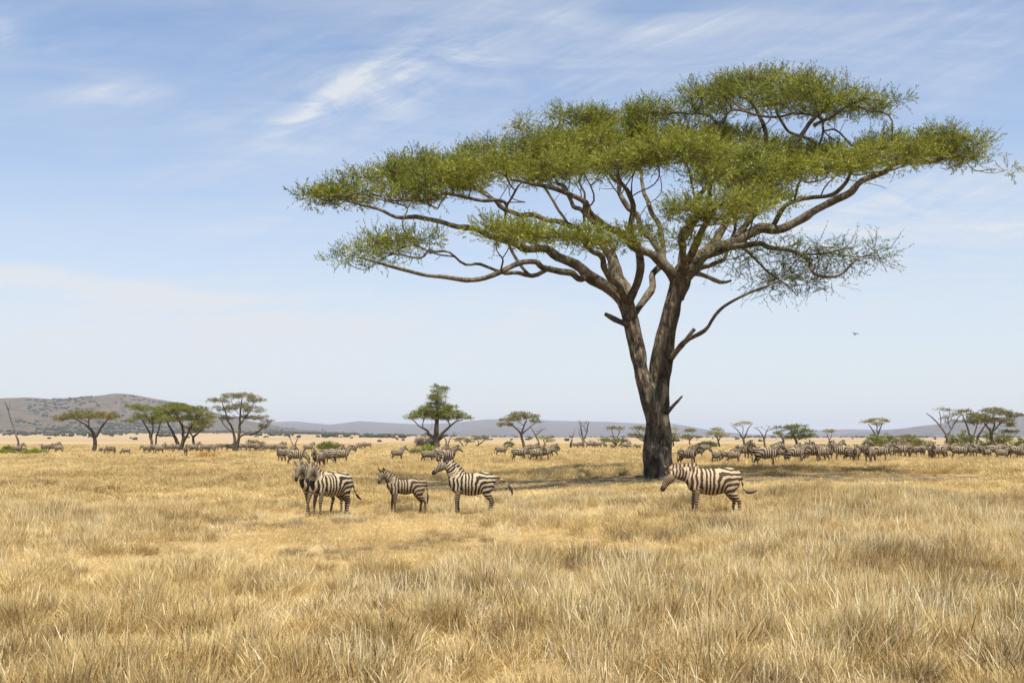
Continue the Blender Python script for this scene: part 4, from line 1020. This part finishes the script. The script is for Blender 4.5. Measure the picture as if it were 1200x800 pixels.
# ------------------------------------------------------------------ zebras
def mat_zebra(name, white, black, freq=1.0, dust=0.35):
    m, nt = new_mat(name); n = N(nt)
    ph = n('ShaderNodeAttribute', attribute_name='phase').outputs['Fac']
    bias = n('ShaderNodeAttribute', attribute_name='bias').outputs['Fac']
    dark = n('ShaderNodeAttribute', attribute_name='dark').outputs['Fac']
    co = n('ShaderNodeTexCoord').outputs['Object']
    wob = n.math('SUBTRACT', n.noise(co, 4.0, 2, 0.5), 0.5)
    ph2 = n.math('ADD', ph, n.math('MULTIPLY', wob, 0.9))
    s = n.math('SINE', n.math('MULTIPLY', ph2, 2 * math.pi * freq))
    s = n.math('ADD', s, bias)
    f = n.maprange(s, -0.22, 0.22, 0, 1, True)
    dirt = n.noise(co, 3.0, 5, 0.6)
    wc = n.mix(n.maprange(dirt, 0.35, 0.75, 0, dust), white, tuple(k * q for k, q in zip(white, (0.78, 0.66, 0.5))))
    c = n.mix(f, black, white); nt.links.new(wc, c.node.inputs[7])
    c2 = n.mix(n.math('MULTIPLY', dark, 0.95), black, tuple(k * 0.75 for k in black)); nt.links.new(c, c2.node.inputs[6])
    hair = n.noise(n.scalevec(co, (60, 60, 25)), 3.0, 3, 0.7)
    b = n('ShaderNodeBump', {'Height': hair, 'Strength': 0.12, 'Distance': 0.01})
    p = n('ShaderNodeBsdfPrincipled', {'Base Color': c2, 'Roughness': 0.72, 'Normal': b.outputs[0]})
    p.inputs['Specular IOR Level'].default_value = 0.2
    n('ShaderNodeOutputMaterial', {'Surface': p.outputs[0]})
    return m

Z_BLACK = mat_zebra('zebra_coat_black', (0.385, 0.305, 0.200), (0.018, 0.0145, 0.011), dust=0.6)
Z_BROWN = mat_zebra('zebra_coat_brown', (0.41, 0.32, 0.205), (0.048, 0.026, 0.014), dust=0.6)
Z_FOAL = mat_zebra('zebra_coat_foal', (0.27, 0.20, 0.125), (0.030, 0.021, 0.014))
Z_HERD = mat_zebra('zebra_coat_herd', (0.29, 0.232, 0.155), (0.028, 0.022, 0.016), freq=0.74, dust=0.6)
M_EYE, _nt = new_mat('dark_eye'); _n = N(_nt)
_p = _n('ShaderNodeBsdfPrincipled', {'Base Color': (0.01, 0.008, 0.006, 1), 'Roughness': 0.15})
_n('ShaderNodeOutputMaterial', {'Surface': _p.outputs[0]})
M_TUFT, _nt = new_mat('dark_tail_hair'); _n = N(_nt)
_p = _n('ShaderNodeBsdfPrincipled', {'Base Color': (0.02, 0.015, 0.011, 1), 'Roughness': 0.8})
_n('ShaderNodeOutputMaterial', {'Surface': _p.outputs[0]})


class Body:
    """Elliptical lofts (a across the dorsal direction, b sideways) for one voxel-fused animal."""
    def __init__(self): self.v = []; self.q = []; self.t = []; self.n = 0
    def loft(self, pts, a, b, side, k=16):
        pts = np.asarray(pts, float); m = len(pts)
        tan = np.gradient(pts, axis=0); tan /= np.linalg.norm(tan, axis=1)[:, None]
        ang = np.linspace(0, 2 * np.pi, k, endpoint=False)
        side = np.asarray(side, float)
        if side.ndim == 1: side = np.repeat(side[None], m, 0)
        R_ = []; dors = []
        for i in range(m):
            s = side[i] - tan[i] * side[i].dot(tan[i]); s /= np.linalg.norm(s)
            d = np.cross(tan[i], s)
            R_.append(pts[i] + np.cos(ang)[:, None] * d * a[i] + np.sin(ang)[:, None] * s * b[i]); dors.append(d)
        V = np.concatenate(R_); base = self.n
        i = np.arange(m - 1)[:, None] * k; j = np.arange(k)[None]; j2 = (j + 1) % k
        self.q.append(np.stack([i + j, i + j2, i + k + j2, i + k + j], -1).reshape(-1, 4) + base)
        self.v.append(V); self.n += len(V)
        for ring, p in ((0, pts[0]), (m - 1, pts[-1])):
            c = self.n; self.v.append(p[None]); self.n += 1
            jj = np.arange(k); s = base + ring * k
            self.t.append(np.stack([np.full(k, c), s + (jj + 1) % k, s + jj], -1) if ring == 0 else np.stack([np.full(k, c), s + jj, s + (jj + 1) % k], -1))
        return np.array(dors)


def smooth_interp(pts, n):
    """Catmull-Rom through rows of pts, n samples."""
    pts = np.asarray(pts, float); m = len(pts)
    t = np.linspace(0, m - 1, n); out = np.zeros((n, pts.shape[1]))
    for q, tt in enumerate(t):
        i = min(int(tt), m - 2); f = tt - i
        p0 = pts[max(i - 1, 0)]; p1 = pts[i]; p2 = pts[i + 1]; p3 = pts[min(i + 2, m - 1)]
        out[q] = 0.5 * (2 * p1 + (p2 - p0) * f + (2 * p0 - 5 * p1 + 4 * p2 - p3) * f * f + (3 * p1 - p0 - 3 * p2 + p3) * f ** 3)
    return out


def nearest_on(poly, rad, P_):
    """Arc length and distance/radius of the closest place on a polyline for each point."""
    best = np.full(len(P_), 1e9); arc = np.zeros(len(P_)); s0 = 0
    for i in range(len(poly) - 1):
        a, b = poly[i], poly[i + 1]; ab = b - a; L = np.linalg.norm(ab)
        t = np.clip(((P_ - a) @ ab) / (L * L), 0, 1)
        d = np.linalg.norm(P_ - (a + t[:, None] * ab), axis=1) / (rad[i] + (rad[i + 1] - rad[i]) * t)
        k = d < best; best[k] = d[k]; arc[k] = s0 + t[k] * L
        s0 += L
    return arc, best


ZLIB = {}
def zebra_model(key, neck=48, head=-42, nyaw=0, hyaw=0, tail='down', gait=0, foal=False, mat=None, vox=0.017, ears=0.0, neck_len=0.60, eyes=True):
    """Builds (once) the meshes of one pose: body, mane, tail tuft, eyes. Faces +x, stands on z = 0."""
    if key in ZLIB: return ZLIB[key]
    mat = mat or Z_HERD
    B = Body()
    Y = np.array([0, 1.0, 0])
    tors = smooth_interp([(-0.73, 1.02, .08, .07), (-0.69, 1.03, .20, .15), (-0.58, 1.015, .285, .225), (-0.42, 1.00, .325, .275), (-0.22, .97, .335, .305),
                          (0.02, .935, .350, .320), (0.22, .95, .330, .295), (0.40, .975, .325, .245), (0.54, 1.00, .285, .200), (0.64, 1.015, .215, .150), (0.71, 1.01, .11, .085)], 24)
    if foal: tors[:, 2] *= 0.78; tors[:, 3] *= 0.80; tors[:, 1] += 0.045
    B.loft(np.stack([tors[:, 0], 0 * tors[:, 0], tors[:, 1]], -1), tors[:, 2], tors[:, 3], Y, 22)
    # neck
    p = np.array([0.44, 0, 1.08]); NPs = [p]; Nside = [Y]; n = 9
    for i in range(n):
        t = (i + 1) / n
        e = R(neck) + R(16) * (0.5 - t); yw = R(nyaw) * min(1.0, t * 1.8)
        p = p + neck_len * 1.10 / n * np.array([math.cos(e) * math.cos(yw), math.cos(e) * math.sin(yw), math.sin(e)])
        NPs.append(p); Nside.append(np.array([-math.sin(yw), math.cos(yw), 0]))
    NPs = np.array(NPs); Nside = np.array(Nside)
    tn = np.linspace(0, 1, n + 1)
    na = np.interp(tn, [0, .35, .7, 1], [.285, .215, .160, .125]); nb = np.interp(tn, [0, .35, .7, 1], [.165, .115, .088, .082])
    if foal: na *= 0.86; nb *= 0.9
    ndors = B.loft(NPs, na, nb, Nside, 18)
    # head
    yw = R(nyaw + hyaw); e = R(head)
    hd = np.array([math.cos(e) * math.cos(yw), math.cos(e) * math.sin(yw), math.sin(e)])
    hs = np.array([-math.sin(yw), math.cos(yw), 0]); hu = np.cross(hd, hs)
    poll = NPs[-1] + hu * 0.005
    hl = 0.53 * (0.86 if foal else 1)
    hp = np.array([poll + hd * hl * t + hu * o for t, o in ((-.10, .0), (.06, .0), (.22, -.015), (.40, -.012), (.58, -.002), (.75, .0), (.90, -.006), (.985, -.016), (1.03, -.02))])
    B.loft(hp, [.05, .105, .142, .128, .098, .078, .072, .055, .02], [.04, .082, .098, .090, .068, .056, .060, .046, .016], hs, 18)
    # ears
    for s in (-1, 1):
        eb = poll + hs * 0.065 * s + hu * 0.075 - hd * 0.0
        ed = hu * 0.80 - hd * (0.45 + ears) + hs * 0.32 * s; ed /= np.linalg.norm(ed)
        ep = np.array([eb + ed * t for t in (-0.03, .03, .08, .13, .175, .20)])
        B.loft(ep, [.024, .026, .028, .026, .019, .008], [.026, .040, .050, .044, .026, .008], hs, 10)
    # legs
    legs = []
    st = {0: [(0.02, 0.0), (-0.05, 0.03), (0.03, 0.0), (-0.07, 0.03)], 1: [(0.10, .0), (-0.10, .02), (-0.10, 0), (0.12, .02)], 2: [(-0.03, 0), (0.05, 0.02), (-0.12, 0.0), (0.02, 0.0)], 3: [(0.0, 0), (0.06, .0), (0.08, .0), (-0.05, .0)]}[gait]
    for k, s in enumerate((1, -1)):
        sw, lift = st[k]
        f = [(0.44, .13, 1.00, .17, .085), (0.45, .145, .82, .135, .085), (0.43 + sw * .1, .145, .70, .092, .070), (0.445 + sw * .35, .14, .56, .064, .056), (0.46 + sw * .6, .135, .42, .052, .050), (0.462 + sw * .7, .135, .375, .046, .044),
             (0.46 + sw * .85, .13, .24, .035, .033), (0.46 + sw, .13, .125, .043, .038), (0.485 + sw, .13, .075, .036, .035), (0.505 + sw, .13, .035, .048, .046), (0.51 + sw, .13, .0, .056, .052)]
        q = smooth_interp([(a, y * s, z, ra, rb) for a, y, z, ra, rb in f], 30)
        B.loft(q[:, :3], q[:, 3], q[:, 4], Y, 12); legs.append((q[:, :3], q[:, 3], 'f'))
        sw, lift = st[k + 2]
        f = [(-0.46, .12, 1.02, .235, .11), (-0.44, .15, .86, .215, .115), (-0.44 + sw * .05, .155, .72, .150, .095), (-0.50 + sw * .25, .15, .59, .098, .070), (-0.565 + sw * .45, .14, .49, .066, .052), (-0.60 + sw * .6, .135, .435, .056, .046),
             (-0.592 + sw * .7, .13, .37, .045, .040), (-0.575 + sw * .85, .13, .25, .038, .034), (-0.565 + sw, .13, .125, .045, .039), (-0.54 + sw, .13, .075, .037, .035), (-0.52 + sw, .13, .035, .048, .046), (-0.515 + sw, .13, .0, .056, .050)]
        q = smooth_interp([(a, y * s, z, ra, rb) for a, y, z, ra, rb in f], 32)
        B.loft(q[:, :3], q[:, 3], q[:, 4], Y, 12); legs.append((q[:, :3], q[:, 3], 'h'))
    # dock of the tail
    if tail == 'out': tp = [(-0.66, 0, 1.17), (-0.80, .01, 1.15), (-0.93, .03, 1.08), (-1.04, .05, 1.00), (-1.12, .06, .92)]; tend = [(-1.12, .06, .92), (-1.20, .07, .82), (-1.24, .08, .70), (-1.23, .08, .60)]
    elif tail == 'curl': tp = [(-0.67, 0, 1.14), (-0.755, 0, 1.04), (-0.78, .0, .90), (-0.80, .01, .78), (-0.85, .02, .70)]; tend = [(-0.85, .02, .70), (-0.93, .03, .665), (-1.05, .04, .68), (-1.17, .05, .73)]
    elif tail == 'back': tp = [(-0.67, 0, 1.14), (-0.77, -.02, 1.02), (-0.83, -.04, .88), (-0.90, -.07, .75), (-0.97, -.10, .65)]; tend = [(-0.97, -.10, .65), (-1.06, -.14, .56), (-1.16, -.18, .49), (-1.25, -.22, .44)]
    else: tp = [(-0.67, 0, 1.14), (-0.75, 0, 1.04), (-0.775, .0, .90), (-0.785, .01, .78), (-0.79, .01, .70)]; tend = [(-0.79, .01, .70), (-0.795, .015, .60), (-0.79, .02, .48), (-0.78, .02, .36)]
    q = smooth_interp(tp, 12); B.loft(q, np.linspace(.040, .019, 12), np.linspace(.040, .019, 12), Y, 8)
    src = mesh_np('zebra_source', np.concatenate(B.v), [np.concatenate(B.q), np.concatenate(B.t)])
    md = src.modifiers.new('fuse', 'REMESH'); md.mode = 'VOXEL'; md.voxel_size = vox
    sm = src.modifiers.new('soften', 'SMOOTH'); sm.factor = 0.5; sm.iterations = 4
    me = bpy.data.meshes.new_from_object(src.evaluated_get(bpy.context.evaluated_depsgraph_get()))
    bpy.data.objects.remove(src)
    nv = len(me.vertices); co = np.empty(nv * 3, np.float32); me.vertices.foreach_get('co', co); V = co.reshape(-1, 3).astype(float)
    # ---- stripe phase from the anatomy
    x, z = V[:, 0], V[:, 2]
    px_, pz_ = -0.64, 0.60
    def torso_phase(x, z):
        dx = np.maximum(x - px_, 0); dz = np.maximum(z - pz_, 0) * (1 - 0.80 * ss(0.15, 0.85, dx))
        r = (dx ** 2.4 + dz ** 2.4 + 1e-6) ** (1 / 2.4)
        return r / (0.165 - 0.042 * ss(0.25, 0.9, r))
    ph_t = torso_phase(x, z)
    narc, nd = nearest_on(NPs, na, V)
    harc, hdist = nearest_on(hp[1:], np.array([.105, .142, .128, .098, .078, .072, .055, .03]), V)
    phN0 = float(torso_phase(np.array([0.47]), np.array([1.08]))[0])
    ph_n = phN0 + narc / 0.092
    Ln = np.sum(np.linalg.norm(np.diff(NPs, axis=0), axis=1))
    # on the head: rings on the jaw, fanning along the nose
    hv = (V - poll) @ hd; hup = (V - poll) @ hu
    ph_h = phN0 + Ln / 0.092 + hv / 0.055 + 1.6 * np.clip(hup, -0.15, 0.15) / 0.15
    tz = (1.0 - np.clip(np.abs(x + 0.05) / 0.75, 0, 1))
    wt_ = np.exp(-3.0 * np.maximum(0, nearest_on(np.array([(-0.66, 0, 1.0), (-0.2, 0, .97), (.2, 0, .955), (.5, 0, 1.0)]), np.array([.26, .31, .315, .27]), V)[1]) ** 2)
    wn = np.exp(-3.0 * nd ** 2) * ss(0.02, 0.22, narc); wn *= (narc > 0.01)
    hv_ = (V - poll) @ hd
    wh = np.exp(-3.0 * hdist ** 2) * ss(-0.04, 0.08, hv_) * 1.6 * ss(1.5, 0.8, hdist / (nd + 1e-6))
    ph = (wt_ * ph_t + wn * ph_n + wh * ph_h) / (wt_ + wn + wh + 1e-9)
    bias = np.zeros(nv); dark = np.zeros(nv)
    for q, rr, kind in legs:
        arc, d = nearest_on(q[::3], np.maximum(rr[::3], .05), V)
        top = 0.80 if kind == 'f' else 0.98
        wl = ss(top, top - 0.16, z) * (d < 1.6) if kind == 'f' else ss(1.0, 0.80, z) * (d < 1.5) * ss(-0.20, -0.42, x)
        pl = (float(torso_phase(np.array([0.44]), np.array([.80]))[0]) + (0.80 - z) / 0.062) if kind == 'f' else np.where(z > 0.62, torso_phase(np.full(nv, px_), z), float(torso_phase(np.array([px_]), np.array([0.62]))[0]) - (0.62 - z) / 0.072)
        ph = ph * (1 - wl) + pl * wl
        dark = np.maximum(dark, (z < 0.075) * 1.0 * (d < 1.8))
        bias = bias - 0.55 * ss(0.80, 0.45, z) * (d < 1.8)
    bias += 0.5 * ss(0.72, 0.66, z) * (np.abs(V[:, 1]) < 0.15) * (np.abs(x) < .38)      # pale belly
    bias -= 0.10
    dark = np.maximum(dark, 0.35 * ss(0.1, 0.5, hv / hl) * (hdist < 1.4) * (hdist < nd))
    dark = np.maximum(dark, ss(0.70, 0.84, hv / hl) * (hdist < 1.6) * (hup > -0.3))
    taild = nearest_on(np.array(tp), np.full(len(tp), .045), V)[1]
    me.attributes.new('phase', 'FLOAT', 'POINT').data.foreach_set('value', ph.astype(np.float32))
    me.attributes.new('bias', 'FLOAT', 'POINT').data.foreach_set('value', bias.astype(np.float32))
    me.attributes.new('dark', 'FLOAT', 'POINT').data.foreach_set('value', dark.astype(np.float32))
    me.materials.clear(); me.materials.append(mat)
    me.polygons.foreach_set('use_smooth', np.ones(len(me.polygons), bool))
    me.name = 'zebra'
    # ---- mane: an upright brush along the crest
    rng = np.random.default_rng(9)
    ns = 46; tt = np.linspace(0.02, 1.0, ns)
    cen = np.stack([np.interp(tt, tn, NPs[:, k]) for k in range(3)], -1); dr = np.stack([np.interp(tt, tn, ndors[:, k]) for k in range(3)], -1)
    sd = np.stack([np.interp(tt, tn, Nside[:, k]) for k in range(3)], -1); aa = np.interp(tt, tn, na)
    arcs = tt * Ln
    # forelock over the poll
    for k in range(6):
        t = k / 5
        cen = np.vstack([cen, poll + hd * (0.02 + 0.06 * t)]); dr = np.vstack([dr, hu * 0.9 + hd * 0.3 * t]); sd = np.vstack([sd, hs]); aa = np.append(aa, 0.105); arcs = np.append(arcs, Ln + 0.01 * k)
    ns = len(cen)
    hgt = 0.105 * np.minimum(1, np.minimum((np.arange(ns) + 2) / 8, (ns - np.arange(ns)) / 5)) * (1 + rng.uniform(-0.12, 0.12, ns)) * (0.8 if foal else 1)
    rows = []; phs = []; dk = []
    for side_, lev in ((-1, 0), (-1, 1), (0, 2), (1, 1), (1, 0)):
        hh = (aa * 0.90)[:, None] if lev == 0 else ((aa * 0.96 + hgt * (0.55 if lev == 1 else 1.0)))[:, None]
        rows.append(cen + dr * hh + sd * side_ * (0.026 if lev == 0 else 0.018)); phs.append(phN0 + arcs / 0.092); dk.append(np.full(ns, 0.0 if lev < 2 else 0.85))
    MV = np.concatenate(rows); i = np.arange(ns - 1)
    Q = np.concatenate([np.stack([r * ns + i, r * ns + i + 1, (r + 1) * ns + i + 1, (r + 1) * ns + i], -1) for r in range(4)])
    mane = mesh_np('mane', MV, Q, mat, attrs={'phase': np.concatenate(phs), 'bias': np.full(len(MV), -0.1), 'dark': np.concatenate(dk)}, link=False, smooth=False)
    tb = Tubes(); q = smooth_interp(tend, 9); tb.add(q, np.array([.018, .030, .036, .038, .036, .032, .025, .016, .004]), 8)
    tuft = tb.build('tail_tuft', M_TUFT, link=False)
    eyes_ = []
    if eyes:
        for s in (-1, 1):
            c = poll + hd * hl * 0.33 + hu * 0.048 + hs * s * 0.083
            t2 = Tubes(); pp = np.array([c - hs * s * .02, c - hs * s * .008, c + hs * s * .006, c + hs * s * .014]); t2.add(pp, np.array([.012, .021, .018, .006]), 8)
            eyes_.append(t2.build('eye', M_EYE, link=False))
    ZLIB[key] = (me, mane.data, tuft.data, [e_.data for e_ in eyes_])
    for o in [mane, tuft] + eyes_: bpy.data.objects.remove(o)
    return ZLIB[key]


def place_zebra(key, u, d, yaw, label, scale=1.0, group=None, detail=True, cat='zebra', dz=0.0, sy=1.0):
    me, mane, tuft, eyes = ZLIB[key]
    o = bpy.data.objects.new('zebra', me); COL.objects.link(o)
    x = (u - 600) / F * d
    o.location = (x, d, gz(x, d) - 0.01 + dz); o.rotation_euler = (0, 0, R(yaw)); o.scale = (scale, scale * sy, scale)
    tag(o, label, cat, group)
    for nm, dat in [('mane', mane), ('tail_tuft', tuft)] + ([('eye', e) for e in eyes] if detail else []):
        c = bpy.data.objects.new(nm, dat); COL.objects.link(c); c.parent = o
    return o


def zebras():
    zm = zebra_model
    # the five in front
    zm('look', neck=40, head=-52, nyaw=40, hyaw=-4, tail='back', gait=3, mat=Z_BLACK, vox=0.013)
    zm('look2', neck=40, head=-52, nyaw=36, hyaw=6, tail='down', gait=1, mat=Z_BLACK, vox=0.013)
    zm('foal', neck=46, head=-54, nyaw=12, hyaw=34, tail='down', gait=2, foal=True, mat=Z_FOAL, vox=0.013, neck_len=0.55)
    zm('proud', neck=56, head=-38, nyaw=4, hyaw=4, tail='out', gait=0, mat=Z_BLACK, vox=0.013, neck_len=0.58)
    zm('lowneck', neck=9, head=-60, nyaw=3, hyaw=4, tail='curl', gait=2, mat=Z_BROWN, vox=0.013, neck_len=0.58)
    place_zebra('look', 388, 31.0, 223, 'zebra with a swinging tail facing the camera, nearest of the close pair at the left')
    place_zebra('look2', 376, 31.9, 221, 'zebra mostly hidden behind the one with the swinging tail, its head at the far left', 1.0)
    place_zebra('foal', 476, 32.0, 196, 'young brownish zebra foal turning its face to the camera, between two adults', 0.86)
    place_zebra('proud', 553, 31.6, 183, 'zebra with high raised neck and tail held out behind, right of the foal', 1.0)
    place_zebra('lowneck', 835, 28.5, 178, 'brown striped zebra with lowered neck in front of the big acacia trunk', 1.06)
    # poses of the herd
    zm('h_side', neck=42, head=-40, gait=0, vox=0.022, eyes=False)
    zm('h_side2', neck=34, head=-46, nyaw=8, gait=1, vox=0.022, eyes=False)
    zm('h_turn', neck=46, head=-50, nyaw=35, hyaw=45, gait=3, vox=0.022, eyes=False)
    zm('h_turn2', neck=46, head=-50, nyaw=-35, hyaw=-40, gait=2, vox=0.022, eyes=False)
    zm('h_graze', neck=-38, head=-72, gait=1, vox=0.022, neck_len=0.70, eyes=False)
    zm('h_low', neck=6, head=-62, gait=2, vox=0.022, eyes=False)
    R_, L_, T_, A_ = 0, 180, 270, 90          # facing right, left, towards us, away
    face = {'R': 'facing right', 'L': 'facing left', 'T': 'facing the camera', 'A': 'facing away'}
    ordn = ['first', 'second', 'third', 'fourth', 'fifth', 'sixth', 'seventh', 'eighth', 'ninth', 'tenth', 'eleventh', 'twelfth', 'thirteenth', 'fourteenth', 'fifteenth']
    side = ['h_side', 'h_side2']
    C = [
        ("behind the left-edge green bushes", [(20, 146, 'R'), (27, 150, 'L', 'h_low'), (53, 148, 'L', 'h_low'), (61, 147, 'R'), (69, 145, 'L')]),
        ("right of the lone left acacia", [(119, 150, 'L', 'h_graze'), (130, 142, 'L', 'h_graze'), (147, 138, 'L', 'h_graze')]),
        ("before the left middle tree clump", [(171, 142, 'L', 'h_low'), (181, 145, 'L', 'h_graze'), (187, 146, 'R', 'h_turn'), (198, 165, 'L', 'h_graze'), (206, 150, 'L', 'h_low'), (217, 126, 'T', 'h_turn'), (228, 160, 'R')]),
        ("behind the rust-coloured dry shrub", [(232, 152, 'L', 'h_low'), (241, 150, 'R', 'h_graze'), (249, 148, 'R', 'h_low')]),
        ("under the airy grey-brown tree", [(263, 170, 'L', 'h_graze'), (270, 172, 'R'), (279, 168, 'L', 'h_low'), (286, 172, 'R', 'h_low'), (290, 174, 'L'), (296, 176, 'L', 'h_graze'), (301, 172, 'R'), (305, 176, 'L', 'h_low')]),
        ("left of the small leafless tree", [(315, 165, 'L', 'h_graze'), (320, 160, 'L', 'h_low'), (325, 158, 'R'), (329, 165, 'R', 'h_turn'), (334, 170, 'L')]),
        ("behind the front pair's heads", [(331, 92, 'A', 'h_low'), (337, 96, 'A', 'h_side'), (346, 88, 'R', 'h_graze'), (361, 150, 'R', 'h_turn')]),
        ("behind the front pair's backs", [(373, 76, 'T', 'h_side2'), (386, 80, 'L', 'h_low'), (392, 96, 'R'), (400, 88, 'R', 'h_side'), (414, 150, 'R', 'h_low')]),
        ("left of the stout dark tree", [(423, 190, 'L', 'h_graze'), (430, 200, 'L', 'h_low'), (467, 97, 'R', 'h_side')]),
        ("before the stout dark tree", [(503, 93, 'R', 'h_graze'), (516, 98, 'R', 'h_side2'), (522, 87, 'R', 'h_side')]),
        ("before the olive umbrella acacia", [(587, 122, 'R', 'h_side'), (609, 90, 'R', 'h_side2'), (619, 97, 'R', 'h_side'), (628, 93, 'R', 'h_turn2'), (637, 92, 'R', 'h_low'), (642, 100, 'R', 'h_side2')]),
        ("far off left of the big trunk", [(675, 190, 'L', 'h_graze'), (680, 195, 'R'), (691, 200, 'R', 'h_low'), (696, 200, 'L'), (700, 196, 'R', 'h_low'), (708, 200, 'T', 'h_turn'), (718, 175, 'A', 'h_low'), (732, 190, 'R'), (736, 196, 'L', 'h_low'), (748, 170, 'L', 'h_low')]),
        ("at the right of the big trunk", [(806, 69, 'R', 'h_side'), (815, 84, 'R', 'h_low')]),
        ("below the thin V-shaped tree", [(838, 74, 'R', 'h_low'), (852, 80, 'R', 'h_side2'), (861, 72, 'R', 'h_turn2'), (870, 84, 'R', 'h_side'), (877, 90, 'T', 'h_turn'), (884, 95, 'L')]),
        ("below the leafless spreading tree", [(898, 67, 'R', 'h_side2'), (908, 90, 'T', 'h_side'), (917, 80, 'R', 'h_low'), (926, 85, 'R', 'h_side')]),
        ("before the wide green acacia", [(933, 71, 'R', 'h_side2'), (943, 80, 'R', 'h_side'), (952, 76, 'R', 'h_low'), (958, 95, 'L')]),
        ("below the tiny forked acacia", [(963, 78, 'L', 'h_side2'), (972, 88, 'T', 'h_turn'), (979, 95, 'R'), (986, 82, 'L', 'h_side'), (995, 86, 'R', 'h_low'), (1003, 80, 'T', 'h_side2'), (1011, 92, 'T', 'h_turn')]),
        ("below the lone open acacia", [(1019, 74, 'T', 'h_side2'), (1030, 77, 'R', 'h_side'), (1038, 88, 'R', 'h_side2'), (1045, 98, 'L', 'h_low')]),
        ("below the brown-green domed bush", [(1053, 95, 'R', 'h_low'), (1060, 90, 'L', 'h_side'), (1067, 100, 'L', 'h_side2'), (1074, 96, 'R', 'h_low'), (1083, 94, 'A', 'h_low')]),
        ("below the half bare forked tree", [(1092, 84, 'T', 'h_side'), (1099, 88, 'L', 'h_turn'), (1104, 86, 'R', 'h_low'), (1112, 110, 'R')]),
        ("below the leaning multi-stemmed acacia", [(1124, 86, 'R', 'h_side'), (1130, 105, 'R', 'h_side2'), (1137, 90, 'R', 'h_low'), (1143, 95, 'L', 'h_side'), (1150, 100, 'L', 'h_low')]),
        ("below the last acacia on the right", [(1156, 88, 'L', 'h_side'), (1164, 96, 'R', 'h_low'), (1173, 90, 'R', 'h_side'), (1183, 98, 'L', 'h_low'), (1190, 92, 'R', 'h_side2'), (1198, 90, 'R', 'h_side')]),
    ]
    rng = np.random.default_rng(77)
    for ci, (where, zs) in enumerate(C):
        zs = sorted(zs, key=lambda q: q[0])
        for i, z_ in enumerate(zs):
            u, d, f = z_[:3]; key = z_[3] if len(z_) > 3 else side[i % 2]
            yaw = {'R': R_, 'L': L_, 'T': T_, 'A': A_}[f] + rng.normal(0, 24)
            lab = 'zebra %s, %s from left of those %s' % (face[f], ordn[i], where)
            place_zebra(key, u + rng.normal(0, 0.8), d * rng.uniform(0.95, 1.07), yaw, lab, rng.choice([0.72, 0.9, 0.96, 1.0, 1.04], p=[.12, .18, .25, .25, .2]), 'zebras of the herd on the plain', detail=False)
if not SKIP_ZEBRA: zebras()
# ------------------------------------------------------------------ bird
def bird():
    d = 190.0; c = P(1002.5, 391.5, d)
    m, nt = new_mat('dark_feathers'); n = N(nt)
    co = n('ShaderNodeTexCoord').outputs['Object']
    col = n.mix(n.noise(co, 6, 3, 0.6), (0.03, 0.024, 0.02), (0.075, 0.06, 0.05))
    p = n('ShaderNodeBsdfPrincipled', {'Base Color': col, 'Roughness': 0.8}); n('ShaderNodeOutputMaterial', {'Surface': p.outputs[0]})
    root = empty('bird', c); root.rotation_euler = (R(12), R(-32), R(28))
    tag(root, 'small dark bird gliding in the pale sky right of the acacia', 'bird')
    tb = Tubes()
    tb.add([(0.42, 0, .03), (0.36, 0, .03), (.28, 0, .02), (.15, 0, 0), (-.05, 0, 0), (-.22, 0, .01), (-.32, 0, .01)], [.012, .05, .06, .10, .105, .06, .02], 10)
    tb.build('body', m, root)
    for s in (-1, 1):
        rows = []
        for t in np.linspace(0, 1, 10):
            y = s * (0.05 + 0.72 * t); zz = 0.30 * t - 0.42 * max(0, t - 0.45) ** 1.3
            ch = 0.27 * (1 - t) ** 0.6 + 0.06; x0 = 0.16 + 0.10 * math.sin(t * 3) - 0.32 * max(0, t - 0.5)
            rows.append([(x0, y, zz + .012), (x0 - ch * .5, y, zz + .03 * (1 - t) + .008), (x0 - ch, y, zz), (x0 - ch * .5, y, zz - .008)])
        V = np.array(rows).reshape(-1, 3); Q = []
        for i in range(9):
            for j in range(4): Q.append((i * 4 + j, i * 4 + (j + 1) % 4, i * 4 + 4 + (j + 1) % 4, i * 4 + 4 + j))
        Q.append((0, 1, 2, 3)); Q.append((36, 37, 38, 39))
        mesh_np('wing', V, np.array(Q), m, root, smooth=True)
    mesh_np('tail', np.array([(-.28, -.03, 0), (-.28, .03, 0), (-.55, .12, .01), (-.55, -.12, .01), (-.28, -.03, .02), (-.28, .03, .02), (-.55, .12, .02), (-.55, -.12, .02)]), np.array([(0, 1, 2, 3), (7, 6, 5, 4), (0, 4, 5, 1), (1, 5, 6, 2), (2, 6, 7, 3), (3, 7, 4, 0)]), m, root)
bird()
